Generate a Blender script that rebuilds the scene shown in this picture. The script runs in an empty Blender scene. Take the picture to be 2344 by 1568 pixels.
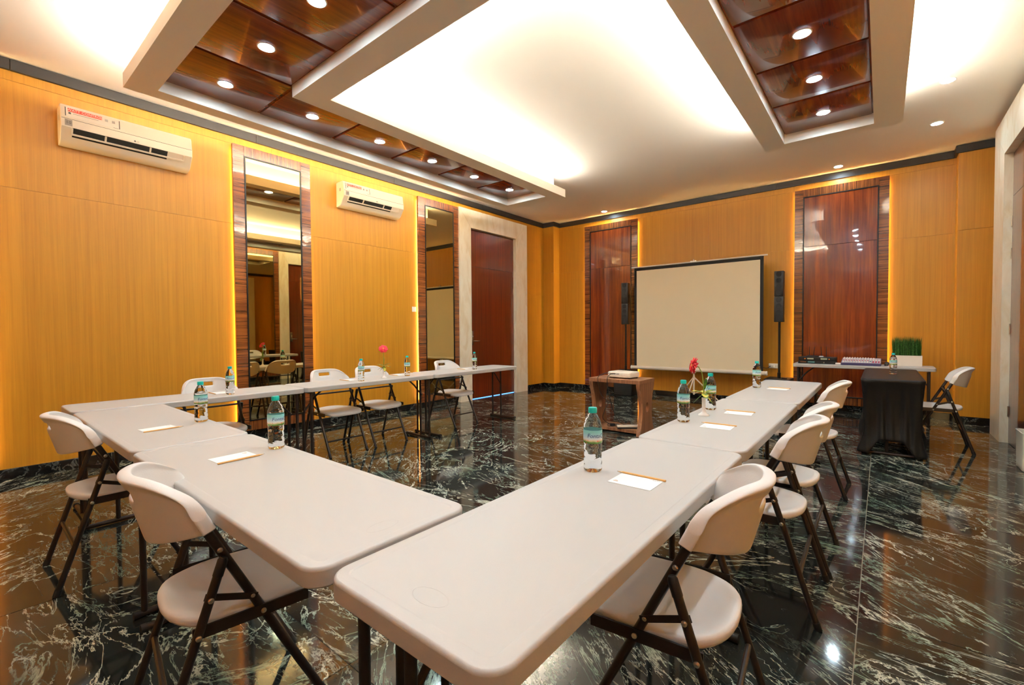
import bpy, bmesh, math, random
from mathutils import Vector, Matrix
R = math.radians
random.seed(7)
sc = bpy.context.scene
COL = sc.collection

# ------------------------------------------------------------------ camera, world, exposure
def cam_setup():
    yaw, pitch, roll = 0.683603, -0.0255484, -0.00716614
    cy, sy, cp, sp = math.cos(yaw), math.sin(yaw), math.cos(pitch), math.sin(pitch)
    f = Vector((-sy*cp, cy*cp, sp)); r = Vector((cy, sy, 0)); u = r.cross(f)
    cr, sr = math.cos(roll), math.sin(roll)
    r2 = r*cr+u*sr; u2 = u*cr-r*sr
    cd = bpy.data.cameras.new('camera'); cd.sensor_width = 36; cd.lens = 1038.41/2344*36
    cd.clip_start = 0.02; cd.clip_end = 60
    o = bpy.data.objects.new('camera', cd); COL.objects.link(o)
    m = Matrix((r2, u2, -f)).transposed().to_4x4()
    m.translation = Vector((5.74631, -8.37501, 1.23652))
    o.matrix_world = m
    sc.camera = o
cam_setup()
CAMXY = (5.746, -8.375)
w = bpy.data.worlds.new('world'); sc.world = w; w.use_nodes = True
w.node_tree.nodes['Background'].inputs[0].default_value = (1, .9, .78, 1)
w.node_tree.nodes['Background'].inputs[1].default_value = 0.05
vs = sc.view_settings
vs.view_transform = 'Standard'; vs.look = 'None'; vs.exposure = 2.0; vs.gamma = 1.0; vs.use_curve_mapping = False
sc.cycles.max_bounces = 12; sc.cycles.diffuse_bounces = 8; sc.cycles.glossy_bounces = 5
sc.cycles.transmission_bounces = 8; sc.cycles.caustics_reflective = True; sc.cycles.caustics_refractive = True; sc.cycles.blur_glossy = 1.0
sc.cycles.sample_clamp_indirect = 4.0
COVE_E, PANEL_E, DISC_E = 68.0, 19.0, 94.0
WARM = (1.0, 0.96, 0.88); AMBER = (1.0, 0.69, 0.27); NEUT = (0.68, 0.88, 1.0)

# room numbers (metres)
RX, NY, CZ = 6.83, -10.0, 3.564        # right wall x, front wall y, ceiling z
CB, BB = 3.467, 0.095                   # crown bottom, baseboard top
ZD, ZW = 3.235, 3.325                   # underside of dropped band, of its wood inlay

# ------------------------------------------------------------------ materials
MATS = {}
def s2l(c):
    return tuple((x/12.92 if x <= .04045 else ((x+.055)/1.055)**2.4) for x in c)
def rgb(r, g, b): return s2l((r/255, g/255, b/255))+(1,)
def mat(name):
    m = bpy.data.materials.new(name); m.use_nodes = True
    nt = m.node_tree; b = nt.nodes['Principled BSDF']; MATS[name] = m
    return m, nt, b
def plain(name, col, rough=.5, metal=0.0, spec=.5, **kw):
    m, nt, b = mat(name)
    b.inputs['Base Color'].default_value = col; b.inputs['Roughness'].default_value = rough
    b.inputs['Metallic'].default_value = metal; b.inputs['Specular IOR Level'].default_value = spec
    for k, v in kw.items(): b.inputs[k].default_value = v
    return m
def emis(name, col, strength):
    m, nt, b = mat(name)
    b.inputs['Base Color'].default_value = (*col[:3], 1)
    b.inputs['Emission Color'].default_value = (*col[:3], 1); b.inputs['Emission Strength'].default_value = strength
    return m
def N(nt, t, **kw):
    n = nt.nodes.new(t)
    for k, v in kw.items():
        if k.startswith('i_'):
            n.inputs[k[2:].replace('_', ' ')].default_value = v
        else: setattr(n, k, v)
    return n
def L(nt, a, b): nt.links.new(a, b)
def coords(nt, scale, rot=(0, 0, 0), perobj=False):
    tc = N(nt, 'ShaderNodeTexCoord'); mp = N(nt, 'ShaderNodeMapping')
    mp.inputs['Scale'].default_value = scale; mp.inputs['Rotation'].default_value = rot
    if perobj:
        oi = N(nt, 'ShaderNodeObjectInfo'); vm = N(nt, 'ShaderNodeVectorMath', operation='SCALE')
        cmb = N(nt, 'ShaderNodeCombineXYZ'); cmb.inputs[0].default_value = 37; cmb.inputs[1].default_value = 91; cmb.inputs[2].default_value = 53
        L(nt, cmb.outputs[0], vm.inputs[0]); L(nt, oi.outputs['Random'], vm.inputs['Scale'])
        ad = N(nt, 'ShaderNodeVectorMath', operation='ADD')
        L(nt, tc.outputs['Object'], ad.inputs[0]); L(nt, vm.outputs[0], ad.inputs[1]); L(nt, ad.outputs[0], mp.inputs['Vector'])
    else: L(nt, tc.outputs['Object'], mp.inputs['Vector'])
    return mp.outputs[0]
def ramp(nt, fac, stops):
    n = N(nt, 'ShaderNodeValToRGB'); e = n.color_ramp.elements
    e[0].position, e[0].color = stops[0]; e[1].position, e[1].color = stops[-1]
    for p, c in stops[1:-1]:
        k = e.new(p); k.color = c
    L(nt, fac, n.inputs[0]); return n.outputs[0]
def noise(nt, vec, scale, detail=4, rough=.6, dist=0):
    n = N(nt, 'ShaderNodeTexNoise'); n.inputs['Scale'].default_value = scale; n.inputs['Detail'].default_value = detail
    n.inputs['Roughness'].default_value = rough; n.inputs['Distortion'].default_value = dist
    L(nt, vec, n.inputs['Vector']); return n.outputs['Fac']
def mixc(nt, fac, a, b, blend='MIX'):
    n = N(nt, 'ShaderNodeMix', data_type='RGBA', blend_type=blend)
    for v, i in ((fac, 0), (a, 6), (b, 7)):
        if hasattr(v, 'is_linked') or hasattr(v, 'links'): L(nt, v, n.inputs[i])
        else: n.inputs[i].default_value = v
    return n.outputs[2]
def bump(nt, b, h, strength, dist=.01, inp='Normal'):
    n = N(nt, 'ShaderNodeBump'); n.inputs['Strength'].default_value = strength; n.inputs['Distance'].default_value = dist
    L(nt, h, n.inputs['Height']); L(nt, n.outputs[0], b.inputs[inp])

def wood(name, c1, c2, c3, sc3, rough, coat=0, wav=0, perobj=True, streak=0.5):
    m, nt, b = mat(name)
    v = coords(nt, sc3, perobj=perobj)
    n1 = noise(nt, v, 1.0, 6, .65, .4); n2 = noise(nt, v, 4.0, 3, .6)
    c = ramp(nt, n1, [(.3, c1), (.5, c2), (.72, c3)])
    d = ramp(nt, n2, [(.38, (1-streak, 1-streak, 1-streak, 1)), (.56, (1, 1, 1, 1))])
    L(nt, mixc(nt, 1.0, c, d, 'MULTIPLY'), b.inputs['Base Color'])
    b.inputs['Roughness'].default_value = rough
    if coat:
        b.inputs['Coat Weight'].default_value = coat; b.inputs['Coat Roughness'].default_value = .03
        b.inputs['Coat IOR'].default_value = 1.5
    if wav:
        v2 = coords(nt, (1, 1, 1), perobj=perobj); h = noise(nt, v2, 2.6, 2, .5, .3)
        bump(nt, b, h, wav, .02, 'Coat Normal' if coat else 'Normal')
    return m
wood('veneer', rgb(184, 125, 27), rgb(193, 134, 31), rgb(202, 143, 37), (30, 30, .5), .42, streak=.08)
wood('veneer_band', rgb(186, 126, 27), rgb(193, 134, 31), rgb(200, 141, 36), (26, 26, 26*.02), .42, streak=.10)
wood('core_wood', rgb(92, 30, 5), rgb(126, 48, 9), rgb(156, 72, 18), (13, 13, .5), .25, coat=1, wav=.10, streak=.25)
wood('door_wood', rgb(80, 26, 4), rgb(102, 36, 7), rgb(120, 48, 11), (30, 30, .6), .3, coat=.8, wav=.03, streak=.18)
wood('cart_wood', rgb(112, 74, 48), rgb(140, 96, 64), rgb(164, 118, 82), (30, 30, 1.2), .45, streak=.25)
def ceilwood(name, s):
    return wood(name, rgb(96, 34, 8), rgb(126, 50, 12), rgb(152, 70, 18), s, .25, coat=.55, wav=.05, streak=.2)
ceilwood('ceil_wood', (9, .5, 9))
def zebra(name, axis):
    m, nt, b = mat(name)
    s = [1.0, 1.0, 1.0]; s[axis] = 22
    n1 = noise(nt, coords(nt, s), 1.0, 3, .6, .1)
    s2 = [.55, .55, .55]; s2[axis] = 52
    f = noise(nt, coords(nt, s2), 1.0, 2, .5, .05)
    s3 = [2., 2., 2.]; s3[axis] = 150
    n3 = noise(nt, coords(nt, s3), 1.0, 3, .6, .1)
    c = ramp(nt, n1, [(.36, rgb(110, 58, 24)), (.62, rgb(148, 84, 38))])
    c = mixc(nt, .5, c, ramp(nt, n3, [(.35, (.55, .5, .45, 1)), (.6, (1, 1, 1, 1))]), 'MULTIPLY')
    d = ramp(nt, f, [(.466, (1, 1, 1, 1)), (.488, (.10, .07, .05, 1)), (.505, (.10, .07, .05, 1)), (.528, (1, 1, 1, 1))])
    L(nt, mixc(nt, .85, c, d, 'MULTIPLY'), b.inputs['Base Color'])
    b.inputs['Roughness'].default_value = .25; b.inputs['Coat Weight'].default_value = 1; b.inputs['Coat Roughness'].default_value = .03
    b.inputs['Coat IOR'].default_value = 1.5
    bump(nt, b, noise(nt, coords(nt, (1, 1, 1)), 5, 2, .5, .4), .12, .02, 'Coat Normal')
    return m
zebra('zebra_h', 2); zebra('zebra_v', 0)

def marble_floor():
    m, nt, b = mat('floor_marble')
    tc = N(nt, 'ShaderNodeTexCoord'); oi = N(nt, 'ShaderNodeObjectInfo')
    cmb = N(nt, 'ShaderNodeCombineXYZ'); cmb.inputs[0].default_value = 71; cmb.inputs[1].default_value = 43; cmb.inputs[2].default_value = 29
    vm = N(nt, 'ShaderNodeVectorMath', operation='SCALE'); L(nt, cmb.outputs[0], vm.inputs[0]); L(nt, oi.outputs['Random'], vm.inputs['Scale'])
    ad = N(nt, 'ShaderNodeVectorMath', operation='ADD'); L(nt, tc.outputs['Object'], ad.inputs[0]); L(nt, vm.outputs[0], ad.inputs[1])
    # per-tile turn of the streak direction
    ang = N(nt, 'ShaderNodeMath', operation='MULTIPLY_ADD'); L(nt, oi.outputs['Random'], ang.inputs[0]); ang.inputs[1].default_value = 1.5; ang.inputs[2].default_value = -.35
    vr = N(nt, 'ShaderNodeVectorRotate', rotation_type='Z_AXIS'); L(nt, ad.outputs[0], vr.inputs['Vector']); L(nt, ang.outputs[0], vr.inputs['Angle'])
    base = vr.outputs[0]
    def mp(s):
        n = N(nt, 'ShaderNodeMapping'); n.inputs['Scale'].default_value = s; L(nt, base, n.inputs['Vector']); return n.outputs[0]
    def ridge(vec, scale, width, dist, detail=5, rough=.55):
        f = noise(nt, vec, scale, detail, rough, dist)
        a = N(nt, 'ShaderNodeMath', operation='SUBTRACT'); L(nt, f, a.inputs[0]); a.inputs[1].default_value = .5
        c = N(nt, 'ShaderNodeMath', operation='ABSOLUTE'); L(nt, a.outputs[0], c.inputs[0])
        k = N(nt, 'ShaderNodeMapRange'); k.inputs['From Min'].default_value = 0; k.inputs['From Max'].default_value = width
        k.inputs['To Min'].default_value = 1; k.inputs['To Max'].default_value = 0; L(nt, c.outputs[0], k.inputs['Value']); return k.outputs[0]
    def mul(a, b_):
        n = N(nt, 'ShaderNodeMath', operation='MULTIPLY'); L(nt, a, n.inputs[0])
        if isinstance(b_, float): n.inputs[1].default_value = b_
        else: L(nt, b_, n.inputs[1])
        return n.outputs[0]
    def mx(a, b_):
        n = N(nt, 'ShaderNodeMath', operation='MAXIMUM'); L(nt, a, n.inputs[0]); L(nt, b_, n.inputs[1]); return n.outputs[0]
    def mask(scale, lo, hi, s=(1, 1, 1)):
        f = noise(nt, mp(s), scale, 3, .5)
        k = N(nt, 'ShaderNodeMapRange'); k.inputs['From Min'].default_value = lo; k.inputs['From Max'].default_value = hi; L(nt, f, k.inputs['Value']); return k.outputs[0]
    streak = mul(ridge(mp((1, 4.4, 1)), 2.0, .011, .6, 7, .62), mask(1.6, .38, .52))
    big = mul(ridge(mp((1, 1.9, 1)), 1.0, .009, 1.2, 8, .62), mask(1.1, .32, .44))
    crack = mul(ridge(mp((1, 1.4, 1)), 3.4, .008, 1.4, 5, .55), mask(2.1, .46, .58))
    speck = mul(ramp(nt, noise(nt, mp((1, 2.6, 1)), 34, 5, .75), [(.58, (0, 0, 0, 1)), (.70, (1, 1, 1, 1))]), mask(1.3, .40, .66))
    cluster = mul(ridge(mp((1, 2.2, 1)), 9, .035, .8, 6, .7), mask(1.7, .60, .70))
    v = mx(mx(mx(mul(streak, .8), big), mul(crack, .7)), mul(cluster, .75))
    basec = ramp(nt, noise(nt, mp((1, 1, 1)), 1.6, 4, .6), [(.35, (.011, .0105, .0095, 1)), (.68, (.021, .027, .024, 1))])
    basec = mixc(nt, mul(speck, .6), basec, (.12, .14, .12, 1))
    veinc = ramp(nt, noise(nt, mp((1, 1, 1)), 3.5, 3, .5), [(.4, (.22, .32, .24, 1)), (.56, (.66, .70, .58, 1))])
    L(nt, mixc(nt, v, basec, veinc), b.inputs['Base Color'])
    b.inputs['Roughness'].default_value = .07; b.inputs['IOR'].default_value = 1.5
    bump(nt, b, noise(nt, mp((1, 1, 1)), 2.0, 2, .5), .015, .02)
marble_floor()
def black_marble():
    m, nt, b = mat('black_marble')
    v = coords(nt, (1, 1, 1), perobj=True)
    f = noise(nt, v, 3.0, 6, .6, 1.0)
    c = ramp(nt, f, [(.485, (.008, .008, .008, 1)), (.5, (.09, .10, .09, 1)), (.515, (.008, .008, .008, 1))])
    L(nt, c, b.inputs['Base Color']); b.inputs['Roughness'].default_value = .12
black_marble()
def cream():
    m, nt, b = mat('cream_marble')
    v = coords(nt, (2, 2, .6)); f = noise(nt, v, 2.5, 6, .62, .8)
    c = ramp(nt, f, [(.35, rgb(240, 226, 196)), (.5, rgb(248, 238, 214)), (.66, rgb(234, 216, 180))])
    L(nt, c, b.inputs['Base Color']); b.inputs['Roughness'].default_value = .32
cream()
def textured(name, col, rough, scale, strength):
    m, nt, b = mat(name); b.inputs['Base Color'].default_value = col; b.inputs['Roughness'].default_value = rough
    bump(nt, b, noise(nt, coords(nt, (1, 1, 1)), scale, 3, .6), strength, .002)
textured('plastic_white', rgb(226, 224, 221), .42, 260, .18)
textured('table_white', rgb(188, 187, 185), .40, 260, .12)
textured('paint_white', rgb(250, 244, 232), .75, 3, .05)
textured('paint_band', rgb(250, 243, 230), .7, 3, .05)
textured('steel_brown', rgb(46, 38, 34), .38, 300, .1); MATS['steel_brown'].node_tree.nodes['Principled BSDF'].inputs['Metallic'].default_value = .35
plain('rubber', rgb(20, 19, 18), .6)
plain('rivet', rgb(190, 184, 172), .3, .9)
plain('grout', rgb(150, 140, 122), .8)
plain('crown_black', rgb(40, 36, 33), .45)
plain('black_metal', rgb(24, 22, 21), .35, .3)
plain('mirror', rgb(196, 178, 128), .015, 1.0)
plain('ac_white', rgb(240, 234, 222), .22)
plain('ac_dark', rgb(12, 11, 10), .7)
plain('label_white', rgb(244, 240, 234), .5)
plain('label_red', rgb(206, 62, 44), .5)
plain('ink_dark', rgb(52, 48, 46), .6)
plain('ink_grey', rgb(150, 144, 138), .6)
plain('ink_blue', rgb(34, 56, 138), .5)
plain('paper', rgb(250, 248, 246), .7)
plain('pencil_wood', rgb(226, 176, 104), .45)
plain('pencil_tip', rgb(236, 200, 146), .6)
plain('graphite', rgb(52, 50, 50), .4)
plain('brass', rgb(190, 140, 80), .4, .6)
plain('cap_teal', rgb(0, 190, 186), .35)
plain('chrome', rgb(196, 188, 176), .22, .95)
plain('screen_fabric', rgb(238, 226, 196), .85)
plain('screen_black', rgb(20, 19, 18), .8)
plain('screen_case', rgb(226, 218, 204), .35)
plain('speaker_black', (.0035, .0034, .0034, 1), .5)
plain('speaker_grille', (.006, .006, .006, 1), .7)
plain('projector_white', rgb(232, 224, 208), .4)
plain('device_dark', rgb(48, 44, 42), .45)
plain('device_black', rgb(18, 17, 17), .4)
plain('lcd', rgb(170, 178, 150), .3)
plain('lcd_teal', rgb(84, 130, 130), .3)
plain('led_orange', rgb(236, 130, 30), .4)
plain('mixer_grey', rgb(198, 194, 204), .4)
plain('mixer_blue', rgb(62, 56, 96), .4)
plain('knob_red', rgb(196, 60, 100), .4)
plain('knob_teal', rgb(30, 120, 120), .4)
plain('planter_white', rgb(240, 232, 220), .5)
plain('soil', rgb(52, 36, 24), .9)
plain('ceramic', rgb(244, 240, 236), .12, Coat_Weight=.5) if False else plain('ceramic', rgb(244, 240, 236), .12)
plain('stem', rgb(132, 158, 62), .5)
plain('petal', rgb(214, 26, 38), .5)
plain('petal_pink', rgb(236, 48, 74), .5)
plain('flower_eye', rgb(226, 150, 70), .7)
plain('bin_ivory', rgb(226, 222, 204), .5)
plain('switch_white', rgb(240, 236, 228), .4)
plain('cable_black', rgb(14, 13, 13), .5)
plain('hinge', rgb(196, 186, 170), .35, .9)
emis('led_cove', WARM, COVE_E); emis('led_amber', AMBER, PANEL_E); emis('disc', NEUT, DISC_E)
emis('door_gap_glow', (.10, .32, 1.0), .8)
def leafm():
    m, nt, b = mat('leaf')
    v = coords(nt, (1, 1, 1)); f = noise(nt, v, 26, 2, .5)
    c = ramp(nt, f, [(.42, rgb(50, 96, 26)), (.52, rgb(92, 140, 40)), (.6, rgb(222, 204, 84))])
    L(nt, c, b.inputs['Base Color']); b.inputs['Roughness'].default_value = .35
    m, nt, b = mat('grass'); v = coords(nt, (1, 1, 1)); f = noise(nt, v, 60, 2, .5)
    c = ramp(nt, f, [(.35, rgb(24, 62, 16)), (.65, rgb(66, 122, 42))])
    L(nt, c, b.inputs['Base Color']); b.inputs['Roughness'].default_value = .5
leafm()
def cloth():
    m, nt, b = mat('black_cloth'); b.inputs['Base Color'].default_value = (.0025, .0025, .0025, 1); b.inputs['Roughness'].default_value = .5
    b.inputs['Specular IOR Level'].default_value = .25; b.inputs['Sheen Weight'].default_value = .03; b.inputs['Sheen Roughness'].default_value = .4
cloth()
def water():
    m, nt, b = mat('bottle_clear'); b.inputs['Base Color'].default_value = (.93, .975, 1, 1); b.inputs['Roughness'].default_value = 0.0
    b.inputs['Transmission Weight'].default_value = 1; b.inputs['IOR'].default_value = 1.16
water()
def bottle_label():
    m, nt, b = mat('bottle_label')
    tc = N(nt, 'ShaderNodeTexCoord'); sx = N(nt, 'ShaderNodeSeparateXYZ'); L(nt, tc.outputs['Object'], sx.inputs[0])
    k = N(nt, 'ShaderNodeMapRange'); k.inputs['From Min'].default_value = .103; k.inputs['From Max'].default_value = .149; L(nt, sx.outputs['Z'], k.inputs['Value'])
    nz = noise(nt, coords(nt, (1, 1, 1)), 70, 3, .6)
    a = N(nt, 'ShaderNodeMath', operation='MULTIPLY_ADD'); L(nt, nz, a.inputs[0]); a.inputs[1].default_value = .22; L(nt, k.outputs[0], a.inputs[2])
    c = ramp(nt, a.outputs[0], [(.12, rgb(70, 130, 50)), (.24, rgb(120, 160, 70)), (.34, rgb(236, 226, 190)), (.44, rgb(232, 246, 250)), (.72, rgb(176, 228, 240)), (1.0, rgb(140, 216, 214))])
    n2 = noise(nt, coords(nt, (1, 1, 1)), 120, 2, .5)
    red = ramp(nt, n2, [(.64, (0, 0, 0, 1)), (.68, (1, 1, 1, 1))])
    low = ramp(nt, k.outputs[0], [(.30, (1, 1, 1, 1)), (.36, (0, 0, 0, 1))])
    g = N(nt, 'ShaderNodeMath', operation='MULTIPLY'); L(nt, red, g.inputs[0]); L(nt, low, g.inputs[1])
    L(nt, mixc(nt, g.outputs[0], c, rgb(226, 70, 60)), b.inputs['Base Color']); b.inputs['Roughness'].default_value = .3
bottle_label()

# ------------------------------------------------------------------ mesh helpers
class MB:
    def __init__(s): s.v, s.f, s.m = [], [], []
    def add(s, vs, fs, mi=0):
        o = len(s.v); s.v += [tuple(p) for p in vs]; s.f += [tuple(i+o for i in f) for f in fs]; s.m += [mi]*len(fs); return s
    def box(s, x0, x1, y0, y1, z0, z1, mi=0):
        v = [(x, y, z) for z in (z0, z1) for y in (y0, y1) for x in (x0, x1)]
        return s.add(v, [(0, 2, 3, 1), (4, 5, 7, 6), (0, 1, 5, 4), (2, 6, 7, 3), (0, 4, 6, 2), (1, 3, 7, 5)], mi)
    def rbox(s, x0, x1, y0, y1, z0, z1, r=.003, seg=2, mi=0):
        bm = bmesh.new(); bmesh.ops.create_cube(bm, size=1)
        for v in bm.verts:
            v.co = Vector(((x0+x1)/2+v.co.x*(x1-x0), (y0+y1)/2+v.co.y*(y1-y0), (z0+z1)/2+v.co.z*(z1-z0)))
        bmesh.ops.bevel(bm, geom=bm.edges[:], offset=r, segments=seg, profile=.5, affect='EDGES')
        bm.verts.index_update()
        s.add([v.co for v in bm.verts], [[v.index for v in f.verts] for f in bm.faces], mi); bm.free(); return s
    def tube(s, pts, r, n=10, caps=True, mi=0):
        pts = [Vector(p) for p in pts]; rs = r if isinstance(r, (list, tuple)) else [r]*len(pts)
        t0 = (pts[1]-pts[0]).normalized(); a = Vector((0, 0, 1)) if abs(t0.z) < .9 else Vector((1, 0, 0))
        nrm = t0.cross(a).normalized(); vs = []
        for i, p in enumerate(pts):
            t = (pts[min(i+1, len(pts)-1)]-pts[max(i-1, 0)]).normalized()
            nrm = (nrm-t*nrm.dot(t)).normalized(); bn = t.cross(nrm)
            for k in range(n):
                q = 2*math.pi*k/n; vs.append(p+(nrm*math.cos(q)+bn*math.sin(q))*rs[i])
        fs = [(i*n+k, i*n+(k+1) % n, (i+1)*n+(k+1) % n, (i+1)*n+k) for i in range(len(pts)-1) for k in range(n)]
        if caps: fs += [tuple(range(n-1, -1, -1)), tuple(range((len(pts)-1)*n, len(pts)*n))]
        return s.add(vs, fs, mi)
    def lathe(s, prof, n=32, cx=0, cy=0, mi=0):
        vs, fs = [], []
        for (r, z) in prof:
            for k in range(n):
                q = 2*math.pi*k/n; vs.append((cx+r*math.cos(q), cy+r*math.sin(q), z))
        for i in range(len(prof)-1):
            for k in range(n): fs.append((i*n+k, i*n+(k+1) % n, (i+1)*n+(k+1) % n, (i+1)*n+k))
        if prof[0][0] > 1e-6: fs.append(tuple(range(n-1, -1, -1)))
        if prof[-1][0] > 1e-6: fs.append(tuple(range((len(prof)-1)*n, len(prof)*n)))
        return s.add(vs, fs, mi)
    def rings(s, rs, close=True, mi=0):
        n = len(rs[0]); vs = [p for r in rs for p in r]
        fs = [(i*n+k, i*n+(k+1) % n, (i+1)*n+(k+1) % n, (i+1)*n+k) for i in range(len(rs)-1) for k in range(n)]
        if close: fs += [tuple(range(n-1, -1, -1)), tuple(range((len(rs)-1)*n, len(rs)*n))]
        return s.add(vs, fs, mi)
    def prism(s, pts, y0, y1, mi=0):            # outline in x,z extruded along y
        n = len(pts); vs = [(x, y0, z) for x, z in pts]+[(x, y1, z) for x, z in pts]
        fs = [tuple(range(n)), tuple(range(2*n-1, n-1, -1))]+[(k, n+k, n+(k+1) % n, (k+1) % n) for k in range(n)]
        return s.add(vs, fs, mi)
    def mesh(s, name, mats, smooth=35):
        me = bpy.data.meshes.new(name); me.from_pydata(s.v, [], s.f)
        for m in (mats if isinstance(mats, (list, tuple)) else [mats]): me.materials.append(MATS[m])
        if any(s.m): me.polygons.foreach_set('material_index', s.m)
        bm = bmesh.new(); bm.from_mesh(me); bmesh.ops.recalc_face_normals(bm, faces=bm.faces[:]); bm.to_mesh(me); bm.free()
        if smooth:
            me.polygons.foreach_set('use_smooth', [True]*len(me.polygons)); me.set_sharp_from_angle(angle=R(smooth))
        me.update(); return me
    def build(s, name, mats, parent=None, smooth=35, loc=(0, 0, 0), rz=0):
        return link(name, s.mesh(name, mats, smooth), parent, loc, rz)
def link(name, data, parent=None, loc=(0, 0, 0), rz=0):
    o = bpy.data.objects.new(name, data); COL.objects.link(o); o.location = loc; o.rotation_euler = (0, 0, rz)
    if parent: o.parent = parent
    return o
def tag(o, label, cat, group=None, kind=None):
    o['label'] = label; o['category'] = cat
    if group: o['group'] = group
    if kind: o['kind'] = kind
    return o
def empty(name, loc=(0, 0, 0), rz=0):
    o = link(name, None, None, loc, rz); o.empty_display_size = .1; return o
def struct(o): o['kind'] = 'structure'; return o
def dup(o, parent=None):
    c = o.copy(); COL.objects.link(c)
    if parent: c.parent = parent
    for ch in list(o.children): dup(ch, c)
    return c
def place(o, loc, rz): o.location = loc; o.rotation_euler = (0, 0, rz); return o
DG = None
def text_mesh(txt, size, ext=.0003):
    cu = bpy.data.curves.new('lettering', 'FONT'); cu.body = txt; cu.size = size; cu.extrude = ext; cu.align_x = 'CENTER'; cu.align_y = 'CENTER'; cu.resolution_u = 2
    o = bpy.data.objects.new('lettering', cu); COL.objects.link(o)
    bpy.context.view_layer.update(); dg = bpy.context.evaluated_depsgraph_get()
    me = bpy.data.meshes.new_from_object(o.evaluated_get(dg)); bpy.data.objects.remove(o); bpy.data.curves.remove(cu)
    return me
def text_part(txt, size, material, parent, name='lettering', loc=(0, 0, 0), rot=(R(90), 0, 0), shear=0):
    me = text_mesh(txt, size)
    if shear:
        for v in me.vertices: v.co.x += v.co.y*shear
    me.materials.clear(); me.materials.append(MATS[material])
    o = link(name, me, parent, loc); o.rotation_euler = rot; return o
def rrect(x0, x1, y0, y1, r, n=6):
    pts = []
    for cx, cy, a in ((x1-r, y1-r, 0), (x0+r, y1-r, 90), (x0+r, y0+r, 180), (x1-r, y0+r, 270)):
        for k in range(n+1):
            q = R(a+90*k/n); pts.append((cx+r*math.cos(q), cy+r*math.sin(q)))
    return pts

# ------------------------------------------------------------------ setting: floor
floor = struct(MB().box(-.1, RX+.1, NY-.1, .1, -.10, -.006).build('floor', 'grout', smooth=0))
XL = [2.765+1.4575*k for k in range(-2, 4)]; YL = [-5.945+1.533*k for k in range(-3, 5)]
xs = [0.0]+[x for x in XL if .05 < x < RX-.05]+[RX]; ys = [NY]+[y for y in YL if NY+.05 < y < -.05]+[0.0]
cache = {}
for i in range(len(xs)-1):
    for j in range(len(ys)-1):
        wx, wy = xs[i+1]-xs[i]-.004, ys[j+1]-ys[j]-.004; key = (round(wx, 3), round(wy, 3))
        if key not in cache: cache[key] = MB().box(-wx/2, wx/2, -wy/2, wy/2, -.006, 0).mesh('tile', 'floor_marble', 0)
        link('tile', cache[key], floor, ((xs[i]+xs[i+1])/2, (ys[j]+ys[j+1])/2, 0))

# ------------------------------------------------------------------ setting: walls (local frame: X along the wall, +Y into the wall, Z up)
def wall(name, loc, rz, x0, x1, splits, zs):
    b = MB().box(x0, x1, .006, .12, 0, CZ+.02).build(name, 'veneer', None, 0, loc, rz); struct(b)
    ed = [x0]+splits+[x1]
    for i in range(len(ed)-1):
        for k in range(len(zs)-1):
            a, c, d, e = ed[i], ed[i+1], zs[k], zs[k+1]
            MB().box(a+.001, c-.001, 0, .006, d+.0012, e-.0012).build('veneer_panel', 'veneer' if e-d > .2 else 'veneer_band', b, 0)
    return b
ZS = [0.0, 2.484, 3.388, CZ]
# left wall: local x = world y
wl = wall('wall_left', (0, 0, 0), R(90), NY, -1.9, [-8.54, -5.905, -3.27], ZS)
for k, (a, c) in enumerate(((0, 2.0), (2.0, CZ))): MB().box(-1.899, 0, 0, .006, a+.0015, c-.0015).build('veneer_panel', 'veneer', wl, 0)
MB().box(-1.9, 0, .006, .12, 0, CZ+.02).build('backing', 'veneer', wl, 0)
wb = wall('wall_back', (0, 0, 0), 0, 0, RX, [1.515, 3.38, 5.245], ZS)
# right wall: local x = -world y
wr = wall('wall_right', (RX, 0, 0), R(-90), 0, -NY, [3.27, 5.905, 8.54], ZS)
wf = wall('wall_front', (0, NY, 0), R(180), -RX, 0, [-5.245, -3.38, -1.515], ZS)
# corner pilasters on the back wall
for (x0, x1, y0) in ((0.0, .273, -.222), (6.489, RX, -.205)):
    for a, c in ((0, 2.484), (2.484, CZ)):
        MB().rbox(x0, x1, y0, 0, a+.001, c-.001, .002, 1).build('pilaster', 'veneer', wb, 0)

def strips(name, runs, z0, z1, d, material, step):
    """skirting or crown: runs are (x0,y0,x1,y1,nx,ny) along the wall foot, n pointing into the room"""
    root = struct(empty(name))
    for (x0, y0, x1, y1, nx, ny) in runs:
        ln = math.hypot(x1-x0, y1-y0); k = max(1, round(ln/step))
        for i in range(k):
            a, c = i/k, (i+1)/k; g = .0015/ln
            p = (x0+(x1-x0)*(a+g), y0+(y1-y0)*(a+g)); q = (x0+(x1-x0)*(c-g), y0+(y1-y0)*(c-g))
            X = sorted((p[0], q[0], p[0]+nx*d, q[0]+nx*d)); Y = sorted((p[1], q[1], p[1]+ny*d, q[1]+ny*d))
            MB().rbox(X[0], X[-1], Y[0], Y[-1], z0, z1, .0018, 1).build('strip', material, root, 0)
    return root
e = .001
def runs(d):
    left = [(0, NY+d, 0, -.222-d, 1, 0)]
    back = [(0, -.222, .273+d, -.222, 0, -1), (.273, -.222, .273, -d, 1, 0), (.273, 0, 6.489, 0, 0, -1), (6.489, -.205, 6.489, -d, -1, 0), (6.489-d, -.205, RX, -.205, 0, -1)]
    right = [(RX, NY+d, RX, -.205-d, -1, 0)]
    front = [(0, NY, RX, NY, 0, 1)]
    return left, back, right, front
cr = runs(.028)
for i, r_ in enumerate(cr): strips('trim_%d' % (i+1), r_, CB, CZ-.004, .028, 'crown_black', 2.1)
DOORL = (-2.84, -.925)
br = runs(.016)
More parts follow.
